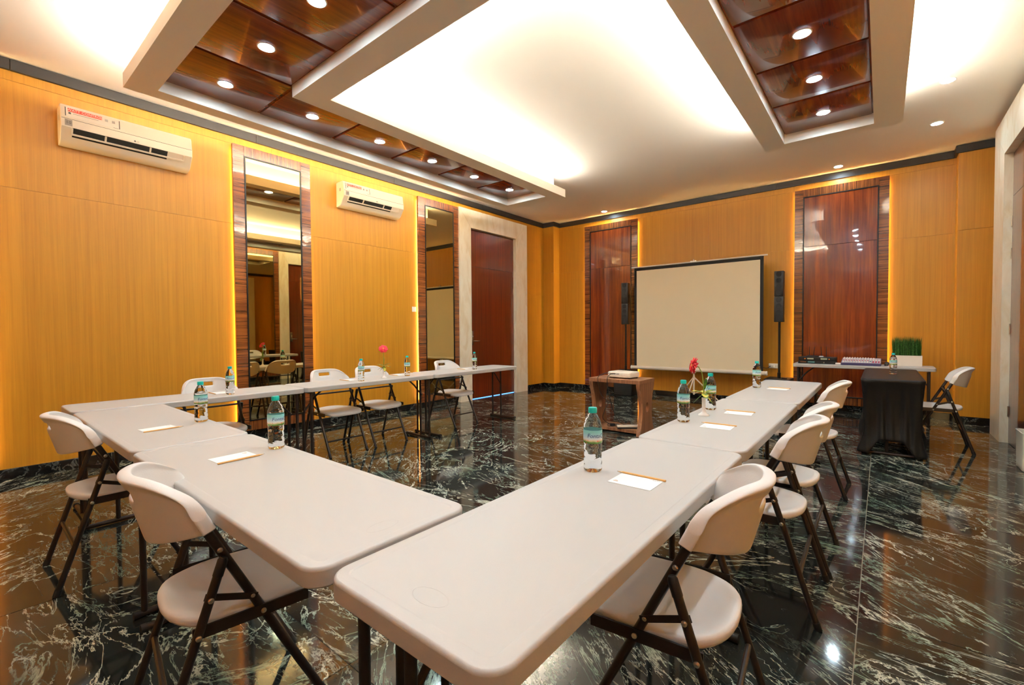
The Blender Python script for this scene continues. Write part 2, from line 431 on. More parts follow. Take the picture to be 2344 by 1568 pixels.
br = ([(0, NY+.016, 0, DOORL[0], 1, 0), (0, DOORL[1], 0, -.238, 1, 0)], br[1], [(RX, NY+.016, RX, -2.90, -1, 0), (RX, -.75, RX, -.221, -1, 0)], br[3])
for n_, r_ in zip(('left', 'back', 'right', 'front'), br): strips('baseboard_'+n_, r_, 0, BB, .016, 'black_marble', 1.5)

# ------------------------------------------------------------------ setting: ceiling with dropped U band
ceil = struct(MB().box(-.1, RX+.1, NY-.1, .1, CZ, CZ+.1).build('ceiling', 'paint_white', smooth=0))
OX0, OX1, OY0, OYL, OYR = .953, 5.885, -7.465, -2.54, -2.497     # outer edges: left, right, near, far end of the left and of the right arm
IX0, IX1, IY = 2.045, 4.71, -6.285                              # inner edges
WX0, WX1 = 1.105, 1.84; VX0, VX1 = 4.91, 5.667                    # openings of the arms
WYN, WYI = -7.27, -6.514; WYL, WYR = -2.765, -2.66
FZ = .115                                                       # height of the white lip
def band():
    m = MB()
    b = lambda x0, x1, y0, y1, z0=ZD, z1=ZD+FZ: m.box(x0, x1, y0, y1, z0, z1)
    # white band (bottom ring) : outer frame and inner frame around the wood inlay
    b(OX0, WX0, OY0, OYL); b(WX1, IX0, IY, OYL); b(WX0, WX1, WYL, OYL)
    b(VX1, OX1, OY0, OYR); b(IX1, VX0, IY, OYR); b(VX0, VX1, WYR, OYR)
    b(WX0, VX1, OY0, WYN); b(WX1, VX0, WYI, IY)
    b(WX1, WX1+.001, WYI, IY); 
    # lid over the inlay
    for (x0, x1, y0, y1) in ((OX0+.14, IX0-.14, OY0+.14, OYL-.10), (IX1+.14, OX1-.14, OY0+.14, OYR-.10), (IX0-.14, IX1+.14, OY0+.14, IY-.14)):
        b(x0, x1, y0, y1, ZD+FZ, CZ)
    return m.build('drop_band', 'paint_band', ceil, 0)
band()
# wood panels of the inlay
def inlay():
    def cell(x0, x1, y0, y1):
        g = .014
        MB().rbox(-(x1-x0)/2+g, (x1-x0)/2-g, -(y1-y0)/2+g, (y1-y0)/2-g, -.012, .012, .006, 2).build('wood_panel', 'ceil_wood', ceil, 30, ((x0+x1)/2, (y0+y1)/2, ZW+.012))
    ysL = [WYN, -6.5, -5.75, -5.0, -4.25, -3.5, WYL]
    for i in range(len(ysL)-1): cell(WX0, WX1, ysL[i], ysL[i+1])
    ysR = [WYN, -6.5, -5.68, -4.92, -4.17, -3.43, WYR]
    for i in range(len(ysR)-1): cell(VX0, VX1, ysR[i], ysR[i+1])
    xsN = [WX1, 2.565, 3.3, 4.06, VX0]
    for i in range(len(xsN)-1): cell(xsN[i], xsN[i+1], WYN, WYI)
    m = MB().box(WX0, WX1, WYN, WYL, ZW+.014, ZW+.02).box(VX0, VX1, WYN, WYR, ZW+.014, ZW+.02).box(WX1, VX0, WYN, WYI, ZW+.014, ZW+.02)
    m.build('inlay_backing', 'ceil_wood', ceil, 0)
inlay()
# cove strips lying on the lip
def cove(x0, x1, y0, y1):
    MB().box(x0, x1, y0, y1, ZD+FZ, ZD+FZ+.012).build('led_strip', 'led_cove', ceil, 0)
t = .02
for a in ((OX0+.10, OX0+.10+t, OY0+.12, OYL-.12), (IX0-.10-t, IX0-.10, IY+.02, OYL-.12), (IX1+.10, IX1+.10+t, IY+.02, OYR-.12), (OX1-.10-t, OX1-.10, OY0+.12, OYR-.12), (OX0+.12, OX1-.12, OY0+.10, OY0+.10+t), (IX0+.02, IX1-.02, IY-.10-t, IY-.10)): cove(*a)

# ------------------------------------------------------------------ doors
def door(name, loc, rz, xo0, xo1, xi0, xi1, zi, zo, prot, handle_side, leaf_seam, gap):
    """portal in cream marble with a tall wooden leaf; local frame as for the walls"""
    root = struct(empty(name, loc, rz))
    j = lambda pts: MB().prism(pts, -prot, 0).build('frame_piece', 'cream_marble', root, 0)
    j([(xo0, 0), (xi0, 0), (xi0, zi), (xo0, zo)]); j([(xi1, 0), (xo1, 0), (xo1, zo), (xi1, zi)])
    j([(xi0+.001, zi+.0015), (xi1-.001, zi+.0015), (xo1-.002, zo), (xo0+.002, zo)])
    leaf = empty('door_leaf'); leaf.parent = root
    z0 = .012 if gap else .004
    MB().rbox(xi0+.004, xi1-.004, -.022, 0, z0, leaf_seam-.0015, .002, 1).build('leaf_panel', 'door_wood', leaf, 0)
    MB().rbox(xi0+.004, xi1-.004, -.022, 0, leaf_seam+.0015, zi-.006, .002, 1).build('leaf_panel', 'door_wood', leaf, 0)
    s = 1 if handle_side < 0 else -1; hx = xi0+.075 if handle_side < 0 else xi1-.075
    hp = MB().rbox(hx-.032, hx+.032, -.034, -.022, .985, 1.245, .004, 2).build('handle_plate', 'chrome', leaf)
    MB().tube([(hx, -.03, 1.06), (hx, -.075, 1.06), (hx+s*.02, -.085, 1.06), (hx+s*.13, -.085, 1.06)], .009, 10).build('lever', 'chrome', leaf)
    MB().lathe([(.012, 0), (.012, .008), (.008, .012)], 16).build('lock_cylinder', 'rivet', leaf, loc=(hx, -.034, 1.14)).rotation_euler = (R(90), 0, 0)
    hxx = xi1-.010 if handle_side < 0 else xi0+.010
    for z in (.34, 1.22, 2.02, 2.36): MB().tube([(hxx, -.026, z-.055), (hxx, -.026, z+.055)], .008, 10).build('hinge', 'hinge', leaf)
    if gap: MB().box(xi0+.01, xi1-.01, -.018, -.006, .001, .009).build('gap_glow_strip', 'door_gap_glow', root, 0)  # glowing strip stands in for daylight leaking under the leaf
    return root
door('door_1', (0, 0, 0), R(90), -2.84, -.925, -2.56, -1.285, 3.065, 3.385, .09, -1, 2.40, True)
door('door_2', (RX, 0, 0), R(-90), .75, 2.92, 1.28, 2.68, 3.08, 3.49, .09, 1, 2.62, False)

# ------------------------------------------------------------------ back-lit wall panels (mirrors on the side walls, wood on the end walls)
def backlit(name, label, cat, loc, rz, wd, iw, core, group):
    root = tag(empty(name, loc, rz), label, cat, group)
    z0, z1, zi0, zi1, yb, yf = BB+.003, 3.376, .208, 3.262, -.026, -.062
    h, k = wd/2, iw/2
    MB().rbox(-h, -k, yf, yb, z0, z1, .002, 1).build('stile', 'zebra_h', root, 0)
    MB().rbox(k, h, yf, yb, z0, z1, .002, 1).build('stile', 'zebra_h', root, 0)
    MB().rbox(-k, k, yf, yb, zi1, z1, .002, 1).build('rail', 'zebra_v', root, 0)
    MB().rbox(-k, k, yf, yb, z0, zi0, .002, 1).build('rail', 'zebra_v', root, 0)
    b = .014
    bead = MB().box(-k, -k+b, yf-.006, yf+.01, zi0, zi1).box(k-b, k, yf-.006, yf+.01, zi0, zi1).box(-k+b, k-b, yf-.006, yf+.01, zi1-b, zi1).box(-k+b, k-b, yf-.006, yf+.01, zi0, zi0+b)
    bead.build('inner_frame', 'black_metal', root, 0)
    if core == 'mirror': MB().box(-k+b, k-b, yf+.002, yb, zi0+b, zi1-b).build('mirror_glass', 'mirror', root, 0)
    else:
        for a, c in ((zi0+b, 2.494), (2.497, zi1-b)): MB().rbox(-k+b, k-b, yf+.002, yb, a, c, .0015, 1).build('core_panel', 'core_wood', root, 0)
        MB().box(-k+b, k-b, yf-.004, yf+.003, zi0+b, zi0+b+.006).build('sill_strip', 'chrome', root, 0)
    MB().box(-h+.10, h-.10, yb, 0, .4, 3.2).build('mounting_board', 'black_metal', root, 0)
    for s in (-1, 1): MB().box(s*(h-.035)-.005, s*(h-.035)+.005, -.016, -.006, z0+.05, z1-.05).build('led_strip', 'led_amber', root, 0)
    MB().box(-h+.06, h-.06, -.016, -.006, z1-.045, z1-.035).build('led_strip', 'led_amber', root, 0)
    return root
for (yc, wd, iw, where) in ((-8.655, .90, .66, 'at the left edge of the view'), (-5.907, .895, .657, 'between the two air conditioners'), (-3.268, .897, .627, 'beside the cream door portal')):
    backlit('wall_mirror', 'tall bronze mirror in striped wood surround '+where, 'mirror', (0, yc, 0), R(90), wd, iw, 'mirror', 'tall mirrors with lit edges')
for (yc, where) in ((-3.372, 'on the right wall next to the right portal'), (-5.907, 'on the right wall, middle one'), (-8.54, 'on the right wall, nearest the front wall')):
    backlit('wall_mirror', 'tall bronze mirror in striped wood surround '+where, 'mirror', (RX, yc, 0), R(-90), .895, .657, 'mirror', 'tall mirrors with lit edges')
backlit('wall_panel', 'glossy red wood panel with black bead, left of the projection screen', 'wall panel', (1.516, 0, 0), 0, 1.155, .905, 'wood', 'glossy wood wall panels')
backlit('wall_panel', 'glossy red wood panel with black bead, behind the mixer table', 'wall panel', (5.245, 0, 0), 0, 1.137, .91, 'wood', 'glossy wood wall panels')
for x, s in ((1.516, 'left'), (5.245, 'right')):
    backlit('wall_panel', 'glossy wood panel on the front wall behind the viewer, %s one' % s, 'wall panel', (x, NY, 0), R(180), 1.14, .905, 'wood', 'glossy wood wall panels')

# ------------------------------------------------------------------ downlights
def downlight(x, y, z, label, r=.05):
    root = tag(empty('downlight', (x, y, z)), label, 'downlight', 'recessed ceiling downlights')
    MB().lathe([(r+.012, -.001), (r+.012, -.004), (r+.004, -.006), (r, -.003), (r, -.001)], 28).build('trim_ring', 'label_white', root)
    MB().lathe([(r, -.001), (r*.96, -.0028), (r*.72, -.005), (r*.38, -.006), (0.0, -.0063)], 20).build('lens', 'disc', root)
    return root
ordn = ['nearest', 'second', 'third', 'fourth', 'fifth', 'farthest']
for i, y in enumerate((-6.89, -6.14, -5.38, -4.63, -3.89, -3.14)): downlight(1.455, y, ZW, '%s downlight of the left wood ceiling strip' % ordn[i])
for i, y in enumerate((-3.03, -3.79, -4.54, -5.30, -6.05, -6.89)): downlight(5.288, y, ZW, '%s downlight of the right wood ceiling strip, counted from the screen wall' % ['first', 'second', 'third', 'fourth', 'fifth', 'sixth'][i])
for i, x in enumerate((2.235, 2.965, 3.70, 4.45)): downlight(x, -6.885, ZW, '%s downlight of the near wood ceiling strip from the left' % ['first', 'second', 'third', 'fourth'][i])
for x, y, s in ((6.208, -2.415, 'by the right portal, nearer one'), (6.211, -1.26, 'by the right portal, farther one'), (5.24, -.304, 'above the wood panel behind the mixer'), (1.506, -.28, 'above the wood panel left of the screen'), (6.211, -7.585, 'added as fill on the right behind the viewer, nearer the room centre'), (6.211, -8.74, 'added as fill on the right behind the viewer, nearer the front wall'), (5.24, -9.70, 'added as fill by the front wall, right one'), (1.506, -9.72, 'added as fill by the front wall, left one')):  # last four are unseen lamps added as fill, mirroring the far ones
    downlight(x, y, CZ, 'downlight in the plain ceiling '+s, .048)

# ------------------------------------------------------------------ folding tables
def make_table(side):
    """1.52 x 0.465 m; long axis local X; side = which way the two posts of each end are offset"""
    root = empty('folding_table'); hx, hy, zt = .7585, .2325, .74
    m = MB(); rg = []
    for ins, z in ((.012, zt-.046), (.003, zt-.045), (.0, zt-.041), (.0, zt-.040), (.0, zt-.0085), (.0, zt-.0075), (.0018, zt-.0028), (.0055, zt-.0004), (.0075, zt), (.029, zt), (.030, zt), (.0335, zt-.0012), (.0345, zt-.0012)):
        rg.append([(x, y, z) for x, y in rrect(-hx+ins, hx-ins, -hy+ins, hy-ins, max(.052-ins, .012), 7)])
    m.rings(rg); top = m.build('tabletop', 'table_white', root, 50)
    for s in (-1, 1):
        n = 40; rr = []
        for (k, zz) in ((1.0, -.0013), (.985, -.0009), (.96, -.0008), (.935, -.0009), (.92, -.0013)):
            rr.append([(s*(hx-.085)+.024*k*math.cos(2*math.pi*i/n), .046*k*math.sin(2*math.pi*i/n), zt+zz) for i in range(n)])
        MB().rings(rr, close=False).build('embossed_oval', 'table_white', top)
        px = s*(hx-.065)
        for y in (side*.19, side*.035):
            MB().tube([(px, y, .014), (px, y, zt-.04)], .0125, 12).build('leg', 'steel_brown', root)
        fb = MB().tube([(px, -.215, .016), (px, .215, .016)], .0145, 12).build('foot_bar', 'steel_brown', root)
        for q in (-1, 1): MB().tube([(px, q*.205, .017), (px, q*.228, .017)], .0175, 12).build('foot_cap', 'rubber', fb)
        br_ = MB().tube([(px-s*.002, side*.035+.018*side, .50), (px-s*.10, side*.05, .62), (px-s*.19, side*.05, .695)], .009, 8).build('brace', 'steel_brown', root)
        MB().lathe([(.008, 0), (.008, .003), (.004, .006)], 10).build('rivet', 'rivet', br_, loc=(px+s*.012, side*.05, .50)).rotation_euler = (0, s*R(90), 0)
        MB().box(px-.012, px+.012, -.19, .19, zt-.062, zt-.045).build('crossbar', 'steel_brown', root, 0)
    return root
TP, TM = make_table(1), make_table(-1)
used = set()
def table(src, x, y, rz, label, group='white folding seminar tables'):
    o = src if src not in used else dup(src); used.add(src)
    tag(o, label, 'table', group); return place(o, (x, y, 0), rz)
H = R(90)
table(TP, 5.0945, -7.150, H, 'white folding table nearest the viewer, lower end of the right-hand row')
table(TP, 5.0925, -5.624, H, 'white folding table in the middle of the right-hand row, holding a vase and two bottles')
table(TM, 5.096, -4.098, H, 'white folding table at the screen end of the right-hand row')
table(TP, 4.084, -7.693, 0, 'white folding table in the near cross row, butting against the nearest table')
table(TM, 2.564, -7.690, 0, 'white folding table in the near cross row, next to the left-hand row')
table(TM, 1.534, -7.165, H, 'white folding table at the near end of the row along the mirror wall')
table(TM, 1.530, -5.643, H, 'white folding table holding a vase, middle of the row along the mirror wall')
table(TP, 1.534, -4.120, H, 'white folding table in front of the cream door portal')
table(TM, 5.518, -.565, 0, 'white folding table against the screen wall carrying the mixer and planter')
table(TP, 5.832, -1.978, H, 'folding table hidden under the black stretch cover', 'white folding seminar tables')

# ------------------------------------------------------------------ chairs
def make_chair():
    root = empty('folding_chair')
    up = lambda z: .25-.495*z
    rl = lambda z: -.25+.325*z
    # seat
    def outline(ins):
        pts = []; n = 44
        for i in range(n):
            q = 2*math.pi*i/n; c, s_ = math.cos(q), math.sin(q)
            a, b = .205-ins, .205-ins
            e_ = 2.5 if s_ < 0 else 5.5
            x = a*math.copysign(abs(c)**(2/e_), c); y = .02+b*math.copysign(abs(s_)**(2/e_), s_)
            pts.append((x*(1-.05*max(0, (y-.02)/.2)), y))
        return pts
    def zoff(x, y): return -.018*max(0, (y-.14)/.085)**2 + .010*max(0, (-.10-y)/.085)**1.5
    rr = []
    for ins, z in ((.02, .402), (.004, .404), (0, .412), (0, .424), (.004, .431), (.012, .435), (.03, .436), (.055, .431), (.10, .427), (.16, .425)):
        rr.append([(x, y, z+zoff(x, y)) for x, y in outline(ins)])
    MB().rings(rr).build('seat', 'plastic_white', root, 60)
    # backrest shell
    us = [-1, -.95, -.88, -.80, -.70, -.56, -.40, -.27, -.22, -.11, 0, .11, .22, .27, .40, .56, .70, .80, .88, .95, 1]
    vsn = [0, .06, .2, .4, .56, .66, .70, .77, .81, .86, .93, 1]
    verts, faces, wt = [], [], []
    for v in vsn:
        for u in us:
            a = abs(u); zb = .685-.053*(1-a*a); ztp = .838-.115*max(0, (a-.45)/.55)**2.6
            z = zb+(ztp-zb)*v
            mid = -.200-.27*(z-.632); side = -.083-.47*(z-.685)
            y = side+(mid-side)*(1-min(1, a/.87)**2.4)
            x = u*.224*(1.0-.035*v)
            verts.append((x, y, z)); edge = max(max(0, (a-.8)/.2), max(0, (v-.86)/.14))
            wt.append(min(1, .36+.64*edge))
    nu = len(us)
    for j in range(len(vsn)-1):
        for i in range(nu-1):
            if abs((us[i]+us[i+1])/2) < .27 and .66 < (vsn[j]+vsn[j+1])/2 < .81: continue
            faces.append((j*nu+i, j*nu+i+1, (j+1)*nu+i+1, (j+1)*nu+i))
    m = MB(); m.add(verts, faces); bk = m.build('backrest', 'plastic_white', root, 0)
    bk.data.polygons.foreach_set('use_smooth', [True]*len(bk.data.polygons))
    vg = bk.vertex_groups.new(name='thick')
    for i, x in enumerate(wt): vg.add([i], x, 'REPLACE')
    so = bk.modifiers.new('solid', 'SOLIDIFY'); so.thickness = .039; so.offset = 0; so.vertex_group = 'thick'; so.thickness_vertex_group = .35; so.use_even_offset = False
    sb = bk.modifiers.new('sub', 'SUBSURF'); sb.levels = 2; sb.render_levels = 2
    # tubes
    for s in (-1, 1):
        leg = MB().tube([(s*.205, up(0)-.004, .012), (s*.205, up(.3), .3), (s*.205, up(.6), .6), (s*.205, up(.70), .70)], .0125, 12).build('leg', 'steel_brown', root)
        MB().tube([(s*.205, up(0), 0), (s*.205, up(.03), .03)], .0145, 12).build('foot_cap', 'rubber', leg)
        leg = MB().tube([(s*.229, rl(0)+.004, .012), (s*.229, rl(.3), .3), (s*.229, rl(.585), .585)], .0125, 12).build('leg', 'steel_brown', root)
        MB().tube([(s*.229, rl(0), 0), (s*.229, rl(.03), .03)], .0145, 12).build('foot_cap', 'rubber', leg)
        MB().tube([(s*.229, rl(.56), .56), (s*.229, rl(.60), .60), (s*.229, rl(.608), .608)], [.0138, .0138, .009], 12).build('pivot_cap', 'rubber', leg)
        MB().box(s*.217-.003, s*.217+.003, -.128, .175, .394, .428).build('seat_rail', 'steel_brown', root, 0)
        lk = MB(); a = Vector((s*.2195, up(.465), .465)); b_ = Vector((s*.2195, rl(.502), .502)); d = (b_-a).normalized(); n_ = Vector((0, -d.z, d.y))*.009
        q = [a-d*.012+n_, a-d*.012-n_, b_+d*.012-n_, b_+d*.012+n_]
        lk.add([(p.x-.002, p.y, p.z) for p in q]+[(p.x+.002, p.y, p.z) for p in q], [(0, 1, 2, 3), (7, 6, 5, 4), (0, 4, 5, 1), (1, 5, 6, 2), (2, 6, 7, 3), (3, 7, 4, 0)])
        lk.build('link_bar', 'steel_brown', root, 0)
        for (xx, y, z) in ((s*.2185, up(.465), .465), (s*.2425, rl(.502), .502), (s*.2215, up(.41), .41), (s*.2425, rl(.41), .41), (s*.2175, up(.625), .625)):
            MB().lathe([(.0075, -.002), (.0075, .002), (.004, .0045)], 12).build('rivet', 'rivet', root, loc=(xx, y, z)).rotation_euler = (0, s*R(90), 0)
    MB().tube([(-.205, up(.145), .145), (.205, up(.145), .145)], .008, 10).build('stretcher', 'steel_brown', root)
    MB().tube([(-.229, rl(.21), .21), (.229, rl(.21), .21)], .009, 10).build('stretcher', 'steel_brown', root)
    MB().tube([(-.205, up(.60), .60), (.205, up(.60), .60)], .008, 10).build('back_crossbar', 'steel_brown', root)
    return root
CH = make_chair(); cused = []
def chair(x, y, rz, label, group='white folding chairs around the tables'):
    o = CH if not cused else dup(CH); cused.append(1)
    tag(o, label, 'chair', group); return place(o, (x, y, 0), R(rz))
chair(5.262, -7.01, 95.5, 'white folding chair in the foreground at the nearest table, right of it')
chair(5.305, -5.945, 91, 'white folding chair second from the viewer along the right-hand row')
chair(5.31, -5.44, 90, 'white folding chair third from the viewer along the right-hand row')
chair(5.31, -4.125, 90, 'white folding chair at the screen end of the right-hand row')
chair(4.102, -7.828, -8.4, 'white folding chair in the left foreground at the cross row, nearer the viewer')
chair(2.522, -7.851, -.8, 'white folding chair at the far left of the cross row, by the wall')
chair(1.315, -6.98, -90, 'white folding chair between mirror wall and table, left of the near mirror')
chair(1.315, -5.87, -90, 'white folding chair by the mirror wall under the second air conditioner, left of a pair')
chair(1.315, -5.355, -90, 'white folding chair by the mirror wall behind the vase, right of a pair')
chair(1.29, -4.16, -90, 'white folding chair in front of the far mirror beside the door portal')
chair(6.207, -1.925, 90, 'white folding chair beside the black covered table near the right portal')

# ------------------------------------------------------------------ black stretch cover
def cover():
    x0, x1, y0, y1 = 5.832-.240, 5.832+.240, -1.978-.768, -1.978+.768
    nper, nz = 320, 26; base = rrect(x0, x1, y0, y1, .055, 8)
    # resample outline evenly
    P_ = [Vector((x, y, 0)) for x, y in base]; P_.append(P_[0]); ln = [0]
    for i in range(len(P_)-1): ln.append(ln[-1]+(P_[i+1]-P_[i]).length)
    pts = []; j = 0
    for k in range(nper):
        s = ln[-1]*k/nper
        while ln[j+1] < s: j += 1
        pts.append(P_[j].lerp(P_[j+1], (s-ln[j])/max(1e-9, ln[j+1]-ln[j])))
    cx, cy = (x0+x1)/2, (y0+y1)/2; rr = []
    def ring(ins, z): return [(cx+(p.x-cx)*(1-ins/.24), cy+(p.y-cy)*(1-ins/.77), z) for p in pts]
    rr.append(ring(.235, .7435)); rr.append(ring(.03, .7440)); rr.append(ring(.008, .743)); rr.append(ring(0, .737))
    rnd = random.Random(3); ph = [rnd.uniform(0, 6.28) for _ in range(6)]
    for i in range(1, nz+1):
        tt = i/nz; ring_ = []
        for k, p in enumerate(pts):
            dx, dy = (p.x-cx)/.24, (p.y-cy)/.768
            corner = max(0, (min(abs(dx), 1)-.35)/.65)**1.2*max(0, (min(abs(dy), 1)-.80)/.20)   # 1 at corners
            short = max(0, (abs(dy)-.9)/.1)
            hem = (.020 if corner > .5 else .020+(1-min(1, corner/.5))*(.13 if short > .5 else .22))
            z = .737-(.737-hem)*tt
            pinch = .052*math.sin(math.pi*min(1, tt*1.05))**.8*(1-.4*corner)*(.55+.45*tt)
            flare = .035*max(0, (tt-.72)/.28)**1.6*corner
            a = math.atan2(dy, dx)
            sp_ = 2*math.pi*k/nper; f = math.sin(sp_*44+ph[0]+1.2*tt*math.sin(sp_*5))*.5+math.sin(sp_*67+ph[1]-1.5*tt)*.35+math.sin(sp_*23+ph[2])*.3
            push = .13*math.exp(-((p.y+1.93)/.34)**2)*min(1, max(0, (tt-.18)/.25))*(dx > .93); wr_ = .017*f*max(0, (tt-.06))**.7*(1-.5*corner)-push
            nx, ny = (1 if dx > 0 else -1)*(abs(dx) > .93), (1 if dy > 0 else -1)*(abs(dy) > .96)
            ln_ = math.hypot(nx, ny) or 1
            off = -pinch+flare+wr_
            ring_.append((p.x+nx/ln_*off, p.y+ny/ln_*off, z))
        rr.append(ring_)
    m = MB(); m.rings(rr, close=False); n = nper; m.f.append(tuple(range(n))); m.m.append(0)
    o = m.build('table_cover', 'black_cloth', None, 70)
    sd = o.modifiers.new('solid', 'SOLIDIFY'); sd.thickness = .0016; sd.offset = 1
    tag(o, 'black stretch cover pulled over a table to its feet', 'table cover')
cover()

# ------------------------------------------------------------------ bottles
def make_bottle():
    root = empty('water_bottle')
    base_r = .0322
    prof = []
    nz = 60
    def rad(z):
        if z < .010: return .024+(base_r-.024)*math.sin(math.pi/2*z/.010)
        if z < .100: return base_r-.0016*math.sin(math.pi*(z-.03)/.07)**2*(z > .03)-.0007*(math.sin(z*900) > .3)*(z > .06)
        if z < .152: return base_r
        if z < .205:
            q = (z-.152)/.053; return .0125+(base_r-.0125)*math.cos(q*math.pi/2)**.85
        return .0125
    m = MB(); n = 48; vs, fs = [], []
    zs_ = [.0005+.2085*i/nz for i in range(nz+1)]
    for z in zs_:
        for k in range(n):
            q = 2*math.pi*k/n; r = rad(z)
            tri = abs(((q*3/math.pi) % 2)-1)
            if .016 < z < .098: r -= .0016*max(0, math.sin((z*260)+tri*3.2))**2
            if .154 < z < .195: r -= .0012*max(0, math.sin((z*330)+tri*3.2))**2
            vs.append((r*math.cos(q), r*math.sin(q), z))
    for i in range(nz):
        for k in range(n): fs.append((i*n+k, i*n+(k+1) % n, (i+1)*n+(k+1) % n, (i+1)*n+k))
    b0 = len(vs); vs.append((0, 0, .008)); fs += [((k+1) % n, k, b0) for k in range(n)]
    b1 = len(vs); vs.append((0, 0, zs_[-1])); fs += [(nz*n+k, nz*n+(k+1) % n, b1) for k in range(n)]
    m.add(vs, fs); m.build('body', 'bottle_clear', root, 60)
    lb = MB().lathe([(.0326, .103), (.0330, .104), (.0330, .148), (.0326, .149)], 48); lb.f = [f for f in lb.f if len(f) == 4]; lb.m = [0]*len(lb.f)
    lab = lb.build('label', 'bottle_label', root, 60)
    me = text_mesh('FontaQ', .0205, .0002)
    for v in me.vertices:
        x, y = v.co.x+v.co.y*.18, v.co.y; a = x/.0333-R(90)
        v.co = Vector((.03335*math.cos(a), .03335*math.sin(a), .130+y))
    me.materials.clear(); me.materials.append(MATS['ink_blue']); link('lettering', me, lab)
    cp = MB(); vs, fs = [], []; n = 48
    pr = [(.0150, .2075), (.0154, .2085), (.0154, .2235), (.0140, .226), (0.0, .2262)]
    for i, (r, z) in enumerate(pr):
        for k in range(n): q = 2*math.pi*k/n; rr_ = r-(.0004 if (k % 2 and 0 < i < 3) else 0); vs.append((rr_*math.cos(q), rr_*math.sin(q), z))
    for i in range(len(pr)-1):
        for k in range(n): fs.append((i*n+k, i*n+(k+1) % n, (i+1)*n+(k+1) % n, (i+1)*n+k))
    cp.add(vs, fs); cp.build('cap', 'cap_teal', root, 40)
    return root
BT = make_bottle(); bused = []
def bottle(x, y, turn, label, z=.7385):
    o = BT if not bused else dup(BT); bused.append(1)
    a = math.atan2(CAMXY[1]-y, CAMXY[0]-x)+R(90)+R(turn)
    tag(o, label, 'bottle', 'water bottles on the tables'); return place(o, (x, y, z), a)
bottle(4.957, -6.957, 22, 'water bottle with teal cap on the nearest table')
bottle(4.919, -5.895, 25, 'water bottle with teal cap left of the vase on the right-hand row')
bottle(4.925, -5.415, 30, 'water bottle with teal cap half hidden behind the vase on the right-hand row')
bottle(4.926, -4.07, 40, 'water bottle with teal cap at the screen end of the right-hand row')
bottle(3.732, -7.513, 30, 'water bottle with teal cap on the cross row, nearer the viewer')
bottle(2.780, -7.510, 30, 'water bottle with teal cap on the cross row, farther from the viewer')
bottle(1.645, -6.972, 15, 'water bottle with teal cap in front of the near mirror edge')
bottle(1.652, -5.778, 0, 'water bottle with teal cap left of the vase on the mirror-wall row')
bottle(1.598, -5.160, 10, 'water bottle with teal cap right of the vase on the mirror-wall row')
bottle(1.620, -4.090, 20, 'water bottle with teal cap in front of the wooden door')
bottle(5.847, -2.045, 20, 'water bottle with teal cap on the black covered table', .7445)

# ------------------------------------------------------------------ note papers and pencils
def make_pencil():
    root = empty('pencil'); r = .0036; hexr = lambda x, q: [(x, q*math.cos(R(60*k)), r+q*math.sin(R(60*k))) for k in range(6)]
    MB().rings([hexr(-.086, r), hexr(.066, r)]).build('barrel', 'pencil_wood', root, 20)
    MB().rings([hexr(.066, r), hexr(.0825, .0011)]).build('sharpened_tip', 'pencil_tip', root, 20)
    MB().rings([hexr(.0825, .0011), hexr(.0865, .0002)]).build('lead', 'graphite', root, 20)
    return root
def make_paper():
    root = MB().box(-.0725, .0725, -.0535, .0535, 0, .0012).build('note_paper', 'paper', None, 0)
    MB().box(.046, .062, .030, .034, .0012, .0014).box(.050, .060, .024, .026, .0012, .0014).build('printed_mark', 'brass', root, 0)
    MB().box(-.066, -.030, -.047, -.0455, .0012, .0014).box(-.066, -.042, -.043, -.0418, .0012, .0014).build('printed_line', 'ink_grey', root, 0)
    return root
PN, PP = make_pencil(), make_paper(); pu = []
def setpaper(x, y, rz, where):
    """rz: direction the pencil points; the sheet lies on the pencil's left"""
    a, b = (PN, PP) if not pu else (dup(PN), dup(PP)); pu.append(1)
    z = .7391
    tag(a, 'wooden pencil '+where, 'pencil', 'pencils on the tables'); tag(b, 'white note paper '+where, 'paper', 'note papers on the tables')
    d = Vector((math.cos(R(rz)), math.sin(R(rz)))); n = Vector((-d.y, d.x))
    place(a, (x, y, z+.0012 if False else z), R(rz))
    place(b, (x+n.x*.058-d.x*.006, y+n.y*.058-d.y*.006, z), R(rz))
setpaper(5.119, -6.920, 180, 'beside the bottle on the nearest table')
setpaper(5.092, -5.868, 181.5, 'on the vase table of the right-hand row, nearer one')
setpaper(5.085, -5.393, 184, 'on the vase table of the right-hand row, farther one')
setpaper(5.082, -4.015, 177, 'at the screen end of the right-hand row')
setpaper(3.804, -7.675, 93, 'on the cross row, nearer the viewer')
setpaper(2.877, -7.704, 95, 'on the cross row, farther from the viewer')
setpaper(1.495, -7.053, 0, 'in front of the chair left of the near mirror')
setpaper(1.478, -5.860, 3, 'left of the vase on the mirror-wall row')
setpaper(1.432, -5.222, 1, 'right of the vase on the mirror-wall row')
setpaper(1.480, -4.190, -6, 'in front of the chair beside the door portal')

